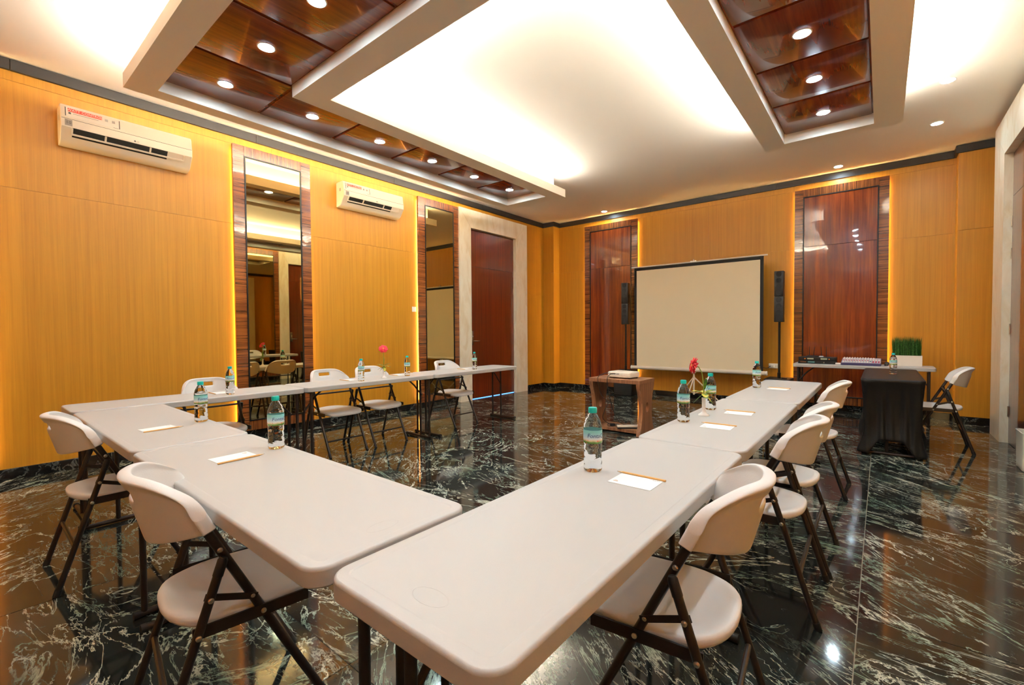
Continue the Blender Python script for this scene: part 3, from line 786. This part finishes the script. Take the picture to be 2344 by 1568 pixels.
# ------------------------------------------------------------------ bud vases with gerbera
def vase(x, y, label, head, tilt, petal, stem_pts, leaves, flabel):
    v = MB().lathe([(.030, 0), (.031, .004), (.029, .009), (.018, .015), (.0105, .024), (.0095, .04), (.0105, .085), (.0115, .104), (.0095, .104), (.0085, .06), (.0, .055)], 36).build('bud_vase', 'ceramic', None, 60, (x, y, .7388))
    tag(v, label, 'vase', 'white bud vases')
    root = tag(empty('gerbera_flower', (x, y, .7388)), flabel, 'flower', 'red gerberas in the bud vases')
    MB().tube([Vector(p) for p in stem_pts], .0028, 8).build('stem', 'stem', root)
    # head: layered petals round local Z, tilted
    hm = MB()
    for ring, (ln, nn, lift) in enumerate(((.050, 17, .000), (.041, 15, .006), (.024, 12, .010))):
        for k in range(nn):
            a = 2*math.pi*(k+.5*(ring % 2))/nn+random.uniform(-.05, .05); wd = ln*.16; pts = []
            for tt, ww in ((.12, .35), (.45, .9), (.8, 1.0), (.95, .6), (1.0, .2)):
                r_ = ln*tt; z = lift+.012*math.sin(tt*1.7)-.010*tt*tt*(1+.6*math.sin(k*2.3)); 
                for s in (-1, 1):
                    pts.append((r_*math.cos(a)-s*wd*ww*math.sin(a), r_*math.sin(a)+s*wd*ww*math.cos(a), z))
            hm.add(pts, [(2*i, 2*i+1, 2*i+3, 2*i+2) for i in range(4)])
    hd = hm.build('petals', petal, root, 60, head); hd.rotation_euler = tilt
    sd = hd.modifiers.new('solid', 'SOLIDIFY'); sd.thickness = .0012
    MB().lathe([(.004, .002), (.009, .010), (.008, .016), (.0, .018)], 18).build('flower_eye', 'flower_eye', hd)
    MB().lathe([(.0025, -.012), (.007, -.004), (.010, .003), (.006, .006)], 14).build('calyx', 'stem', hd)
    for (p0, az, el, ln, wd) in leaves:
        ln, wd = ln*1.15, wd*1.3
        m = MB(); vs = []; d = Vector((math.cos(R(az))*math.cos(R(el)), math.sin(R(az))*math.cos(R(el)), math.sin(R(el))))
        sdv = Vector((-math.sin(R(az)), math.cos(R(az)), 0)); up_ = d.cross(sdv)*-1
        nseg = 8
        for i in range(nseg+1):
            tt = i/nseg; c = Vector(p0)+d*ln*tt+Vector((0, 0, -.012*tt*tt)); ww = wd*math.sin(math.pi*min(.97, tt*.9+.06))**.8
            for s in (-1, 0, 1): vs.append(c+sdv*ww*s+Vector((0, 0, .004*abs(s)*ww/wd)))
        m.add(vs, [(3*i+j, 3*i+j+1, 3*i+j+4, 3*i+j+3) for i in range(nseg) for j in range(2)])
        lf = m.build('leaf', 'leaf', root, 60); sd = lf.modifiers.new('solid', 'SOLIDIFY'); sd.thickness = .0009
    return v
# camera-right direction is about (0.775, 0.63); screen-left bend = opposite
rx, ry = .775, .63
def sr(a, z, b=0): return (a*rx-b*ry, a*ry+b*rx, z)
vase(4.953, -5.650, 'white bud vase on the right-hand row between two bottles', sr(-.062, .290), (0, 0, 0), 'petal',
     [sr(0, .06), sr(0, .14), sr(-.004, .20), sr(-.012, .25), sr(-.030, .283), sr(-.05, .292)],
     [(sr(0, .13), 39+180, 20, .062, .013), (sr(0, .13), 39, 22, .068, .014), (sr(0, .128), 39-100, -5, .06, .014), (sr(0, .125), 39+150, -38, .062, .014), (sr(0, .125), 39-30, -40, .055, .014), (sr(0, .13), 39+90, 15, .055, .013), (sr(.004, .15), 60, 80, .07, .010), (sr(-.006, .14), 200, 80, .06, .009), (sr(.014, .14), 10, 74, .052, .007)],
     'red gerbera drooping to the left over the right-hand row')
hd = [c for o in bpy.data.objects if o.get('label', '').startswith('red gerbera drooping') for c in o.children if c.name.startswith('petals')][0]
nrm = Vector((-rx, -ry, .22)).normalized(); hd.rotation_euler = nrm.to_track_quat('Z', 'Y').to_euler(); hd.location = sr(-.056, .289)
vase(1.588, -5.462, 'white bud vase on the mirror-wall row', sr(-.004, .312), (0, 0, 0), 'petal_pink',
     [sr(0, .06), sr(0, .14), sr(-.001, .22), sr(-.003, .30)],
     [(sr(0, .13), 39+180, 22, .066, .014), (sr(0, .13), 39, 30, .072, .014), (sr(0, .13), 39, -2, .066, .014), (sr(0, .125), 39+190, -20, .06, .013), (sr(0, .125), 39-60, -42, .055, .013), (sr(0, .125), 39+200, -45, .05, .013), (sr(0, .13), 39-90, 20, .05, .013), (sr(0, .14), 60, 84, .085, .013)],
     'pink-red gerbera facing the room on the mirror-wall row')
hd = [c for o in bpy.data.objects if o.get('label', '').startswith('pink-red gerbera') for c in o.children if c.name.startswith('petals')][0]
nrm = Vector((.75, -.45, .62)).normalized(); hd.rotation_euler = nrm.to_track_quat('Z', 'Y').to_euler()

# ------------------------------------------------------------------ air conditioners
def aircon(y, label):
    """local frame as for the walls; length along X"""
    root = tag(empty('air_conditioner', (0, y, 0), R(90)), label, 'air conditioner', 'split air conditioners on the mirror wall')
    h = .487; zb, zt = 2.925, 3.258
    prof = [(0, zt-.008), (-.012, zt), (-.150, zt), (-.164, zt-.006), (-.172, zt-.022), (-.186, zt-.118), (-.190, zt-.128), (-.192, zt-.136), (-.190, zt-.200), (-.112, zt-.300), (-.085, zt-.318), (-.05, zb+.004), (-.012, zb), (0, zb+.004)]
    m = MB(); rr = []
    for x, k in ((-h, .965), (-h+.004, .99), (-h+.010, 1.0), (h-.010, 1.0), (h-.004, .99), (h, .965)):
        rr.append([(x, p[0]*k, (zb+zt)/2+(p[1]-(zb+zt)/2)*k) for p in prof])
    m.rings(rr); m.build('housing', 'ac_white', root, 24)
    def plate(seg, x0, x1, s0, s1, off, material, name, par=root, back=.004):
        """flat piece lying on the housing slope seg=((y,z),(y,z)), from fraction s0 to s1 down the slope"""
        a0, b0 = Vector(seg[0]), Vector(seg[1]); d = (b0-a0).normalized(); n = Vector((d.y, -d.x)); n = n if n.x < 0 else -n
        p0, p1 = a0.lerp(b0, s0), a0.lerp(b0, s1); a, b_, c, e_ = p0+n*off, p1+n*off, p0-n*back, p1-n*back
        m_ = MB(); m_.add([(x0, a.x, a.y), (x1, a.x, a.y), (x1, b_.x, b_.y), (x0, b_.x, b_.y), (x0, c.x, c.y), (x1, c.x, c.y), (x1, e_.x, e_.y), (x0, e_.x, e_.y)],
            [(0, 1, 2, 3), (7, 6, 5, 4), (0, 4, 5, 1), (1, 5, 6, 2), (2, 6, 7, 3), (3, 7, 4, 0)]); return m_.build(name, material, par, 0)
    UP = ((-.172, zt-.022), (-.186, zt-.118)); FR = ((-.192, zt-.136), (-.190, zt-.200)); LO = ((-.190, zt-.200), (-.112, zt-.300))
    tilt = math.atan2(.014, .096)
    plate(((-.190, zt-.128), (-.192, zt-.136)), -h+.006, h-.006, .1, .5, .0006, 'ac_dark', 'panel_joint')
    plate(LO, -h+.075, h-.21, .02, .68, .0012, 'ac_dark', 'air_outlet')
    plate(LO, h-.21, h-.075, .02, .44, .0012, 'planter_white', 'outlet_cover')
    plate(LO, -h+.068, h-.068, .42, .53, .011, 'ac_white', 'louver')
    for x in (-h+.072, -.19, .14, h-.072): plate(LO, x-.007, x+.007, .04, .46, .009, 'ac_white', 'louver_rib')
    st = plate(UP, -h+.030, -h+.40, .02, .92, .0010, 'label_white', 'sticker')
    plate(UP, -h+.048, -h+.275, .10, .42, .0016, 'label_red', 'red_band', st)
    def on_up(x, s_, off): 
        p = Vector(UP[0]).lerp(Vector(UP[1]), s_); return (x, p.x-off, p.y)
    text_part('WATT CONTROL', .0295, 'label_white', st, loc=on_up(-h+.1615, .26, .0019), rot=(R(90)-tilt, 0, 0))
    plate(UP, -h+.052, -h+.068, .48, .64, .0014, 'ink_dark', 'printed_square', st)
    plate(UP, -h+.082, -h+.25, .54, .575, .0014, 'ink_grey', 'small_print', st)
    for x in (-h+.033, -h+.397): plate(UP, x-.003, x+.003, .05, .88, .0014, 'ink_dark', 'printed_bar', st)
    for x in (-h+.305, -h+.355): plate(UP, x-.011, x+.011, .22, .46, .0014, 'ink_grey', 'printed_icon', st)
    plate(UP, -h+.352, -h+.39, .84, .885, .0014, 'ink_grey', 'small_print', st)
    s2 = plate(FR, -h+.026, -h+.074, .02, .85, .0008, 'ink_grey', 'sticker')
    text_part('10', .036, 'ink_dark', s2, loc=(-h+.050, -.1930, zt-.164))
    lg = MB().lathe([(.007, 0), (.007, .0012)], 18).build('logo_disc', 'ink_dark', root, loc=(.02, -.1909, zt-.182)); lg.rotation_euler = (R(90), 0, 0)
    text_part('LG', .016, 'ink_grey', root, loc=(.042, -.1918, zt-.182))
    MB().box(-h-.0006, -h+.002, -.11, -.08, zt-.13, zt-.09).build('side_logo', 'ink_grey', root, 0)
    return root
aircon(-7.262, 'white wall air conditioner nearest the viewer, left of the near mirror')
aircon(-4.578, 'white wall air conditioner farther away, between the two mirrors')

# ------------------------------------------------------------------ small wall fittings
sw = tag(empty('light_switch', (0, -3.775, 1.59), R(90)), 'small white switch on the veneer left of the far mirror', 'switch')
MB().rbox(-.04, .04, -.010, 0, -.04, .04, .003, 2).build('plate', 'switch_white', sw); MB().rbox(-.016, .016, -.015, -.009, -.026, .026, .002, 1).build('rocker', 'label_white', sw)
so = tag(empty('socket_box', (4.405, 0, .64)), 'white socket box with plug on the wall between screen and right speaker', 'socket')
MB().rbox(-.075, .075, -.035, 0, -.038, .038, .004, 2).build('plate', 'switch_white', so); MB().rbox(-.045, .005, -.062, -.034, -.022, .022, .004, 2).build('plug', 'label_white', so)

# ------------------------------------------------------------------ projection screen on tripod
def screen():
    root = tag(empty('projection_screen', (3.255, -.42, 0)), 'tripod projection screen with black border by the end wall', 'projection screen')
    x0, x1, zt, zb = -1.062, 1.062, 2.375, .565
    MB().rbox(x0, x1, -.002, .002, zb, zt, .0008, 1).build('black_border', 'screen_black', root, 0)
    MB().box(x0+.048, x1-.048, -.0045, -.001, zb, zt-.055).build('fabric', 'screen_fabric', root, 0)
    MB().tube([(-1.115, 0, zt+.010), (1.115, 0, zt+.010)], .012, 12).build('top_bar', 'screen_case', root)
    hk = MB().rbox(-.05, .05, -.008, .03, zt+.018, zt+.03, .002, 1).build('hanger', 'chrome', root)
    MB().tube([(0, .012, zt+.03), (0, .012, zt+.055)], .012, 10).build('hanger_knob', 'chrome', root)
    cs = MB().tube([(-1.108, 0, .548), (1.108, 0, .548)], .032, 20).build('roller_case', 'screen_case', root, 50)
    for s in (-1, 1): MB().tube([(s*1.105, 0, .548), (s*1.122, 0, .548)], .035, 20).build('end_cap', 'label_white', cs, 50)
    MB().tube([(0, .045, .12), (0, .045, 1.45)], .014, 12).build('pole', 'screen_case', root); MB().tube([(0, .045, 1.40), (0, .045, zt+.03)], .010, 12).build('pole', 'screen_case', root)
    MB().rbox(-.03, .03, .0, .065, .49, .53, .004, 2).build('bracket', 'screen_case', root)
    hub = MB().tube([(0, .045, .375), (0, .045, .425)], .020, 14).build('hub', 'screen_case', root)
    for a in (-92, 28, 150):
        c, s = math.cos(R(a)), math.sin(R(a))
        lg = MB().tube([(.018*c, .045+.018*s, .405), (.40*c, .045+.40*s, .016)], .010, 8).build('leg', 'screen_case', root)
        MB().tube([(.40*c, .045+.40*s, 0), (.392*c, .045+.392*s, .03)], .014, 10).build('foot_cap', 'rubber', lg)
        MB().tube([(.012*c, .045+.012*s, .14), (.20*c, .045+.20*s, .215)], .006, 8).build('strut', 'screen_case', root)
screen()

# ------------------------------------------------------------------ speakers
def speaker(x, y, side, rz):
    root = tag(empty('column_speaker', (x, y, 0), R(rz)), 'black column loudspeaker on a pole, %s of the projection screen' % side, 'loudspeaker', 'column loudspeakers')
    for a, b_ in ((1.345, 1.733), (1.737, 2.125)):
        cab = MB().rbox(-.063, .063, -.07, .07, a, b_, .006, 2).build('cabinet', 'speaker_black', root)
        for k in range(4):
            z = a+.05+k*.097
            d = MB().lathe([(.040, 0), (.040, .003), (.034, .004), (.012, -.004), (.0, -.001)], 24).build('driver', 'speaker_grille', cab, 40, (0, -.071, z)); d.rotation_euler = (R(90), 0, 0)
    MB().tube([(0, .01, .475), (0, .01, 1.36)], .0165, 14).build('pole', 'black_metal', root)
    MB().tube([(0, .01, .475), (0, .01, .56)], .024, 14).build('pole_socket', 'black_metal', root)
    sub = tag(empty('subwoofer', (x, y, 0), R(rz)), 'black subwoofer box on the floor under the %s column loudspeaker' % side, 'subwoofer', 'subwoofers on the floor')
    MB().rbox(-.17, .17, -.19, .21, .0, .475, .010, 2).build('cabinet', 'speaker_black', sub)
    MB().rbox(-.155, .155, -.197, -.189, .02, .455, .004, 2).build('grille', 'speaker_grille', sub)
    for k in range(12): MB().box(-.15, .15, -.1985, -.197, .04+k*.034, .05+k*.034).build('grille_rib', 'speaker_black', sub, 0)
    MB().rbox(.05, .12, -.10, -.04, .475, .490, .003, 1).build('connector', 'device_black', sub)
speaker(1.975, -.325, 'left', 8); speaker(4.52, -.325, 'right', 0)

# ------------------------------------------------------------------ projector cart and what is on it
CART = (3.265, -3.20, 0); CRZ = R(0)
def cart():
    root = tag(empty('projector_cart', CART, CRZ), 'low walnut cart with curved sides and oval holes', 'cart')
    hx, hy, h = .335, .212, .650
    MB().rbox(-hx, hx, -hy, hy, h-.045, h, .002, 1).build('top_board', 'cart_wood', root, 0)
    MB().rbox(-hx+.052, hx-.052, -hy+.05, hy-.05, .018, .055, .002, 1).build('bottom_board', 'cart_wood', root, 0)
    for s in (-1, 1):
        # hourglass side with an oval hole, built as bands between outline and hole in the y,z plane
        zs_ = [.0, .06, .12, .18, .24, .28, .31, .34, .38, .44, .50, .545, h-.046]
        hw = lambda z: hy-.004-.075*math.sin(math.pi*min(1, max(0, (z-.01)/.56)))**1.0
        def outer(n=40):
            p = [(-hw(z), z) for z in [i*(h-.046)/20 for i in range(21)]]; q = [(hw(z), z) for z in [i*(h-.046)/20 for i in range(20, -1, -1)]]
            return p+q
        O = outer(); n = len(O); cz = .32
        def hole(p):
            a = math.atan2((p[1]-cz), p[0]*1.0); return (.038*math.cos(a), cz+.068*math.sin(a))
        Hh = [hole(p) for p in O]; x0, x1 = s*hx-s*.052, s*hx-s*.004
        vs = [(x0, y, z) for y, z in O]+[(x1, y, z) for y, z in O]+[(x0, y, z) for y, z in Hh]+[(x1, y, z) for y, z in Hh]
        fs = []
        for k in range(n):
            j = (k+1) % n
            fs += [(k, j, n+j, n+k), (2*n+k, 3*n+k, 3*n+j, 2*n+j), (k, 2*n+k, 2*n+j, j), (n+k, n+j, 3*n+j, 3*n+k)]
        MB().add(vs, fs).build('side_panel', 'cart_wood', root, 30)
cart()
def on_cart(lx, ly, lz):
    c, s = math.cos(CRZ), math.sin(CRZ); return (CART[0]+c*lx-s*ly, CART[1]+s*lx+c*ly, lz)
def projector():
    root = tag(empty('projector', on_cart(.02, .02, .650), CRZ+R(-6)), 'cream data projector on the walnut cart', 'projector')
    m = MB(); rr = []
    for ins, z in ((.012, .010), (.002, .016), (0, .028), (0, .066), (.004, .074), (.012, .079), (.03, .080)):
        rr.append([(x, y, z) for x, y in rrect(-.158+ins, .158-ins, -.122+ins, .122-ins, .03, 5)])
    m.rings(rr); m.build('housing', 'projector_white', root, 40)
    for x in (-.13, .13):
        for y in (-.09, .09): MB().lathe([(.011, 0), (.012, .012)], 12).build('foot', 'rubber', root, loc=(x, y, 0))
    MB().box(-.135, .015, -.1235, -.120, .040, .066).build('socket_panel', 'label_white', root, 0)
    for x, w_, z, h_ in ((-.128, .012, .056, .008), (-.110, .010, .056, .008), (-.092, .006, .052, .010), (-.060, .05, .055, .010), (-.015, .010, .053, .010), (-.118, .008, .044, .006), (-.085, .006, .044, .006), (.005, .006, .053, .012)):
        MB().box(x-w_/2, x+w_/2, -.1245, -.1230, z-h_/2, z+h_/2).build('socket', 'device_black', root, 0)
    g = MB().lathe([(.024, 0), (.024, .002), (.02, .003), (.0, .003)], 24).build('speaker_grille', 'planter_white', root, loc=(.085, -.1215, .045)); g.rotation_euler = (R(90), 0, 0)
    ln = MB().lathe([(.036, 0), (.036, .020), (.030, .022), (.028, .014), (.0, .012)], 28).build('lens', 'device_dark', root, loc=(-.08, .118, .046)); ln.rotation_euler = (R(-90), 0, 0)
    MB().rbox(.04, .12, -.03, .03, .0795, .0815, .001, 1).build('control_pad', 'planter_white', root)
projector()
def curve_pts(ctrl, n=10):
    P_ = [Vector(p) for p in ctrl]; P_ = [P_[0]]+P_+[P_[-1]]; out = []
    for i in range(1, len(P_)-2):
        for k in range(n):
            t_ = k/n; a, b_, c, d = P_[i-1:i+3]
            out.append(.5*((2*b_)+(c-a)*t_+(2*a-5*b_+4*c-d)*t_*t_+(3*b_-a-3*c+d)*t_**3))
    out.append(P_[-2]); return out
c1 = MB().tube(curve_pts([on_cart(-.06, -.108, .706), on_cart(-.065, -.15, .706), on_cart(-.075, -.215, .672), on_cart(-.078, -.222, .60), on_cart(-.055, -.20, .42), on_cart(-.02, -.17, .26), on_cart(.05, -.13, .12), on_cart(.13, .06, .064), on_cart(.24, .10, .062)]), .0042, 8).build('video_cable', 'cable_black')
tag(c1, 'black video cable hanging from the projector into the cart', 'cable')
c2 = MB().tube(curve_pts([on_cart(-.150, -.03, .70), on_cart(-.185, -.08, .70), on_cart(-.20, -.213, .672), on_cart(-.20, -.222, .60), on_cart(-.17, -.19, .44), on_cart(-.10, -.16, .36), on_cart(-.15, -.15, .25), on_cart(-.18, -.13, .14), on_cart(-.08, -.09, .068), on_cart(.0, -.03, .062), on_cart(-.06, .03, .062), on_cart(-.16, -.03, .062), on_cart(-.11, -.13, .062), on_cart(-.03, -.09, .066)]), .0038, 8).build('power_cable', 'cable_black')
tag(c2, 'black power cable with a loose coil on the cart base', 'cable')
pl = tag(MB().rbox(-.03, .03, -.016, .016, 0, .028, .005, 2).build('power_plug', 'cable_black', None, 35, on_cart(-.09, -.06, .056), R(40)), 'black power plug lying on the cart base', 'plug')
ps = tag(empty('power_strip', on_cart(.13, -.10, .0555), CRZ+R(38)), 'cream power strip lying on the cart base', 'power strip')
MB().rbox(-.125, .125, -.026, .026, .0, .020, .004, 2).build('base', 'device_dark', ps); MB().rbox(-.127, .127, -.028, .028, .018, .042, .006, 2).build('top', 'projector_white', ps)
for k in range(4): MB().lathe([(.016, 0), (.016, .0015), (.012, .0015), (.012, -.001), (0, -.001)], 18).build('outlet', 'planter_white', ps, loc=(-.085+.055*k, 0, .042))
fc = MB().tube(curve_pts([(3.62, -2.86, .005), (3.85, -2.72, .005), (4.1, -2.5, .005), (4.45, -2.2, .005), (4.7, -1.5, .005), (4.55, -.6, .005), (4.42, -.25, .005)]), .0045, 8).build('floor_cable', 'cable_black')
tag(fc, 'black cable lying on the floor behind the cart', 'cable')
wc = MB().tube(curve_pts([(4.36, -.045, .64), (4.30, -.05, .60), (4.22, -.05, .62), (4.15, -.05, .58), (4.12, -.06, .2), (4.10, -.08, .005), (3.4, -.06, .005), (2.6, -.10, .005), (2.3, -.12, .005)]), .004, 8).build('wall_cable', 'cable_black')
tag(wc, 'black cable from the wall socket running behind the screen', 'cable')

# ------------------------------------------------------------------ equipment on the wall table
TZ = .740
def receivers():
    for k, (dz, lab) in enumerate(((0, 'lower black rack receiver at the left end of the mixer table'), (.0455, 'upper black rack receiver with two displays on the mixer table'))):
        root = tag(empty('wireless_receiver', (5.035+.004*k, -.52, TZ+dz), R(-1.5)), lab, 'receiver', 'stacked receivers')
        MB().rbox(-.215, .215, -.13, .13, 0, .0445, .003, 1).build('case', 'device_dark', root)
        MB().rbox(-.220, .220, -.134, -.128, .001, .0435, .002, 1).build('front_plate', 'device_black', root)
        if k:
            for x in (-.075, .085):
                MB().box(x-.038, x+.038, -.1355, -.133, .014, .034).build('display', 'lcd', root, 0)
                MB().lathe([(.008, 0), (.008, .01), (0, .01)], 14).build('knob', 'led_orange', root, loc=(x-.065 if x < 0 else x+.062, -.133, .022)).rotation_euler = (R(90), 0, 0)
        else:
            MB().box(-.10, -.02, -.1355, -.133, .012, .034).build('display', 'lcd_teal', root, 0)
            for i in range(4): MB().lathe([(.005, 0), (.005, .008), (0, .008)], 10).build('knob', 'led_orange', root, loc=(-.185+.018*i, -.133, .022)).rotation_euler = (R(90), 0, 0)
            MB().lathe([(.009, 0), (.009, .008), (0, .008)], 12).build('knob', 'chrome', root, loc=(.09, -.133, .02)).rotation_euler = (R(90), 0, 0)
    root = tag(empty('antenna_receiver', (4.97, -.50, TZ+.0905), R(-2)), 'small black wireless box with four antennas on the receivers', 'receiver')
    MB().rbox(-.07, .07, -.06, .06, 0, .016, .003, 1).build('case', 'device_black', root); MB().rbox(.085, .135, -.05, .0, 0, .014, .003, 1).build('module', 'label_white', root)
    for x, t_ in ((-.045, 0), (.008, .012), (.105, -.01), (.160, 0)): MB().tube([(x, .055, .0), (x, .055, .02), (x+t_, .055, .145)], [.004, .004, .0025], 8).build('antenna', 'cable_black', root)
receivers()
def mixer():
    root = tag(empty('audio_mixer', (5.535, -.58, TZ), R(-1)), 'grey and violet audio mixer with rows of knobs', 'mixer')
    hx = .212; prof = [(-.16, 0), (-.16, .028), (-.155, .034), (.15, .085), (.16, .085), (.16, 0)]
    m = MB(); rr = [[(x, p[0], p[1]) for p in prof] for x in (-hx, hx)]; m.rings(rr); m.build('case', 'mixer_blue', root, 30)
    sl = lambda y: .034+(y+.155)/.305*.051
    MB().add([(-hx+.004, -.153, sl(-.153)+.001), (hx-.004, -.153, sl(-.153)+.001), (hx-.004, .148, sl(.148)+.001), (-hx+.004, .148, sl(.148)+.001), (-hx+.004, -.153, sl(-.153)-.004), (hx-.004, -.153, sl(-.153)-.004), (hx-.004, .148, sl(.148)-.004), (-hx+.004, .148, sl(.148)-.004)],
             [(0, 1, 2, 3), (7, 6, 5, 4), (0, 4, 5, 1), (1, 5, 6, 2), (2, 6, 7, 3), (3, 7, 4, 0)]).build('control_plate', 'mixer_grey', root, 0)
    kn = MB().lathe([(.0075, 0), (.0062, .013), (0, .0135)], 12)
    for col_, material in (('red', 'knob_red'), ('white', 'label_white'), ('teal', 'knob_teal')):
        kn_me = kn.mesh('knob', material, 40)
        for i in range(14):
            for j in range(6):
                y = -.13+j*.048; want = 'red' if j in (0, 1) and i > 10 or j == 2 and i < 10 else ('teal' if j == 1 and i in (10, 11) else 'white')
                if want == col_ and not (i > 11 and j > 3): link('knob', kn_me, root, (-hx+.022+i*.0292, y, sl(y)+.001))
    for i in range(10): MB().rbox(-hx+.015+i*.0292, -hx+.029+i*.0292, .100, .128, sl(.114), sl(.114)+.016, .002, 1).build('jack', 'label_white', root)
mixer()
for k, (x, y) in enumerate(((5.800, -.60), (5.865, -.58))):
    root = tag(empty('microphone', (x, y, TZ), R(84+4*k)), 'black handheld microphone lying right of the mixer, %s one' % ('left' if k == 0 else 'right'), 'microphone', 'microphones beside the mixer')
    q = MB().tube([(-.13, 0, .017), (.01, 0, .019), (.05, 0, .021)], [.010, .014, .016], 14).build('handle', 'device_black', root)
    MB().tube([(.05, 0, .021), (.056, 0, .022), (.075, 0, .025), (.09, 0, .025), (.1, 0, .025)], [.017, .024, .0248, .02, .008], 16).build('head', 'device_dark', root, 60)
    MB().tube([(.046, 0, .0215), (.054, 0, .0215)], .0185, 14).build('collar', 'chrome', root)
pw = tag(MB().rbox(-.03, .03, -.025, .025, 0, .022, .006, 2).build('plug_adapter', 'label_white', None, 35, (5.285, -.66, TZ)), 'small white adapter between receivers and mixer', 'adapter')
def planter():
    root = tag(empty('grass_planter', (6.005, -.48, TZ), 0), 'white box planter with tall artificial grass', 'planter')
    m = MB(); hx, hy, h = .152, .07, .138
    m.rings([[(x, y, z) for x, y in rrect(-hx+i_, hx-i_, -hy+i_, hy-i_, .004, 2)] for i_, z in ((0, 0), (0, h), (.008, h), (.008, h-.02))]); m.build('box', 'planter_white', root, 0)
    MB().box(-hx+.009, hx-.009, -hy+.009, hy-.009, h-.04, h-.022).build('soil', 'soil', root, 0)
    g = MB(); rn = random.Random(5)
    for k in range(900):
        x, y = rn.uniform(-hx+.012, hx-.012), rn.uniform(-hy+.012, hy-.012); hh = rn.uniform(.21, .285); a = rn.uniform(0, 6.28); wd = rn.uniform(.0014, .0026)
        dx, dy = rn.gauss(0, .012), rn.gauss(0, .010); c, s = math.cos(a)*wd, math.sin(a)*wd; z0 = h-.023
        g.add([(x-c, y-s, z0), (x+c, y+s, z0), (x+dx*.3+c, y+dy*.3+s, z0+hh*.6), (x+dx*.3-c, y+dy*.3-s, z0+hh*.6), (x+dx, y+dy, z0+hh)], [(0, 1, 2, 3), (3, 2, 4)])
    o = g.build('grass_blades', 'grass', root, 0); o['kind'] = 'stuff'
planter()

# ------------------------------------------------------------------ bin by the right portal
def bin_():
    root = tag(empty('waste_bin', (6.752, -2.525, 0)), 'ivory plastic waste bin at the right edge before the portal', 'bin')
    rr = []
    for ins, z in ((.012, 0), (.006, .006), (.004, .05), (-.0, .32), (-.004, .328), (-.003, .333), (.004, .332), (.006, .32), (.010, .02)):
        rr.append([(x, y, z) for x, y in rrect(-.066+ins, .066-ins, -.135+ins, .135-ins, .022, 5)])
    m = MB(); m.rings(rr); m.build('body', 'bin_ivory', root, 50)
    MB().rbox(-.068, -.060, .085, .10, .318, .332, .002, 1).build('clip', 'rubber', root)
bin_()
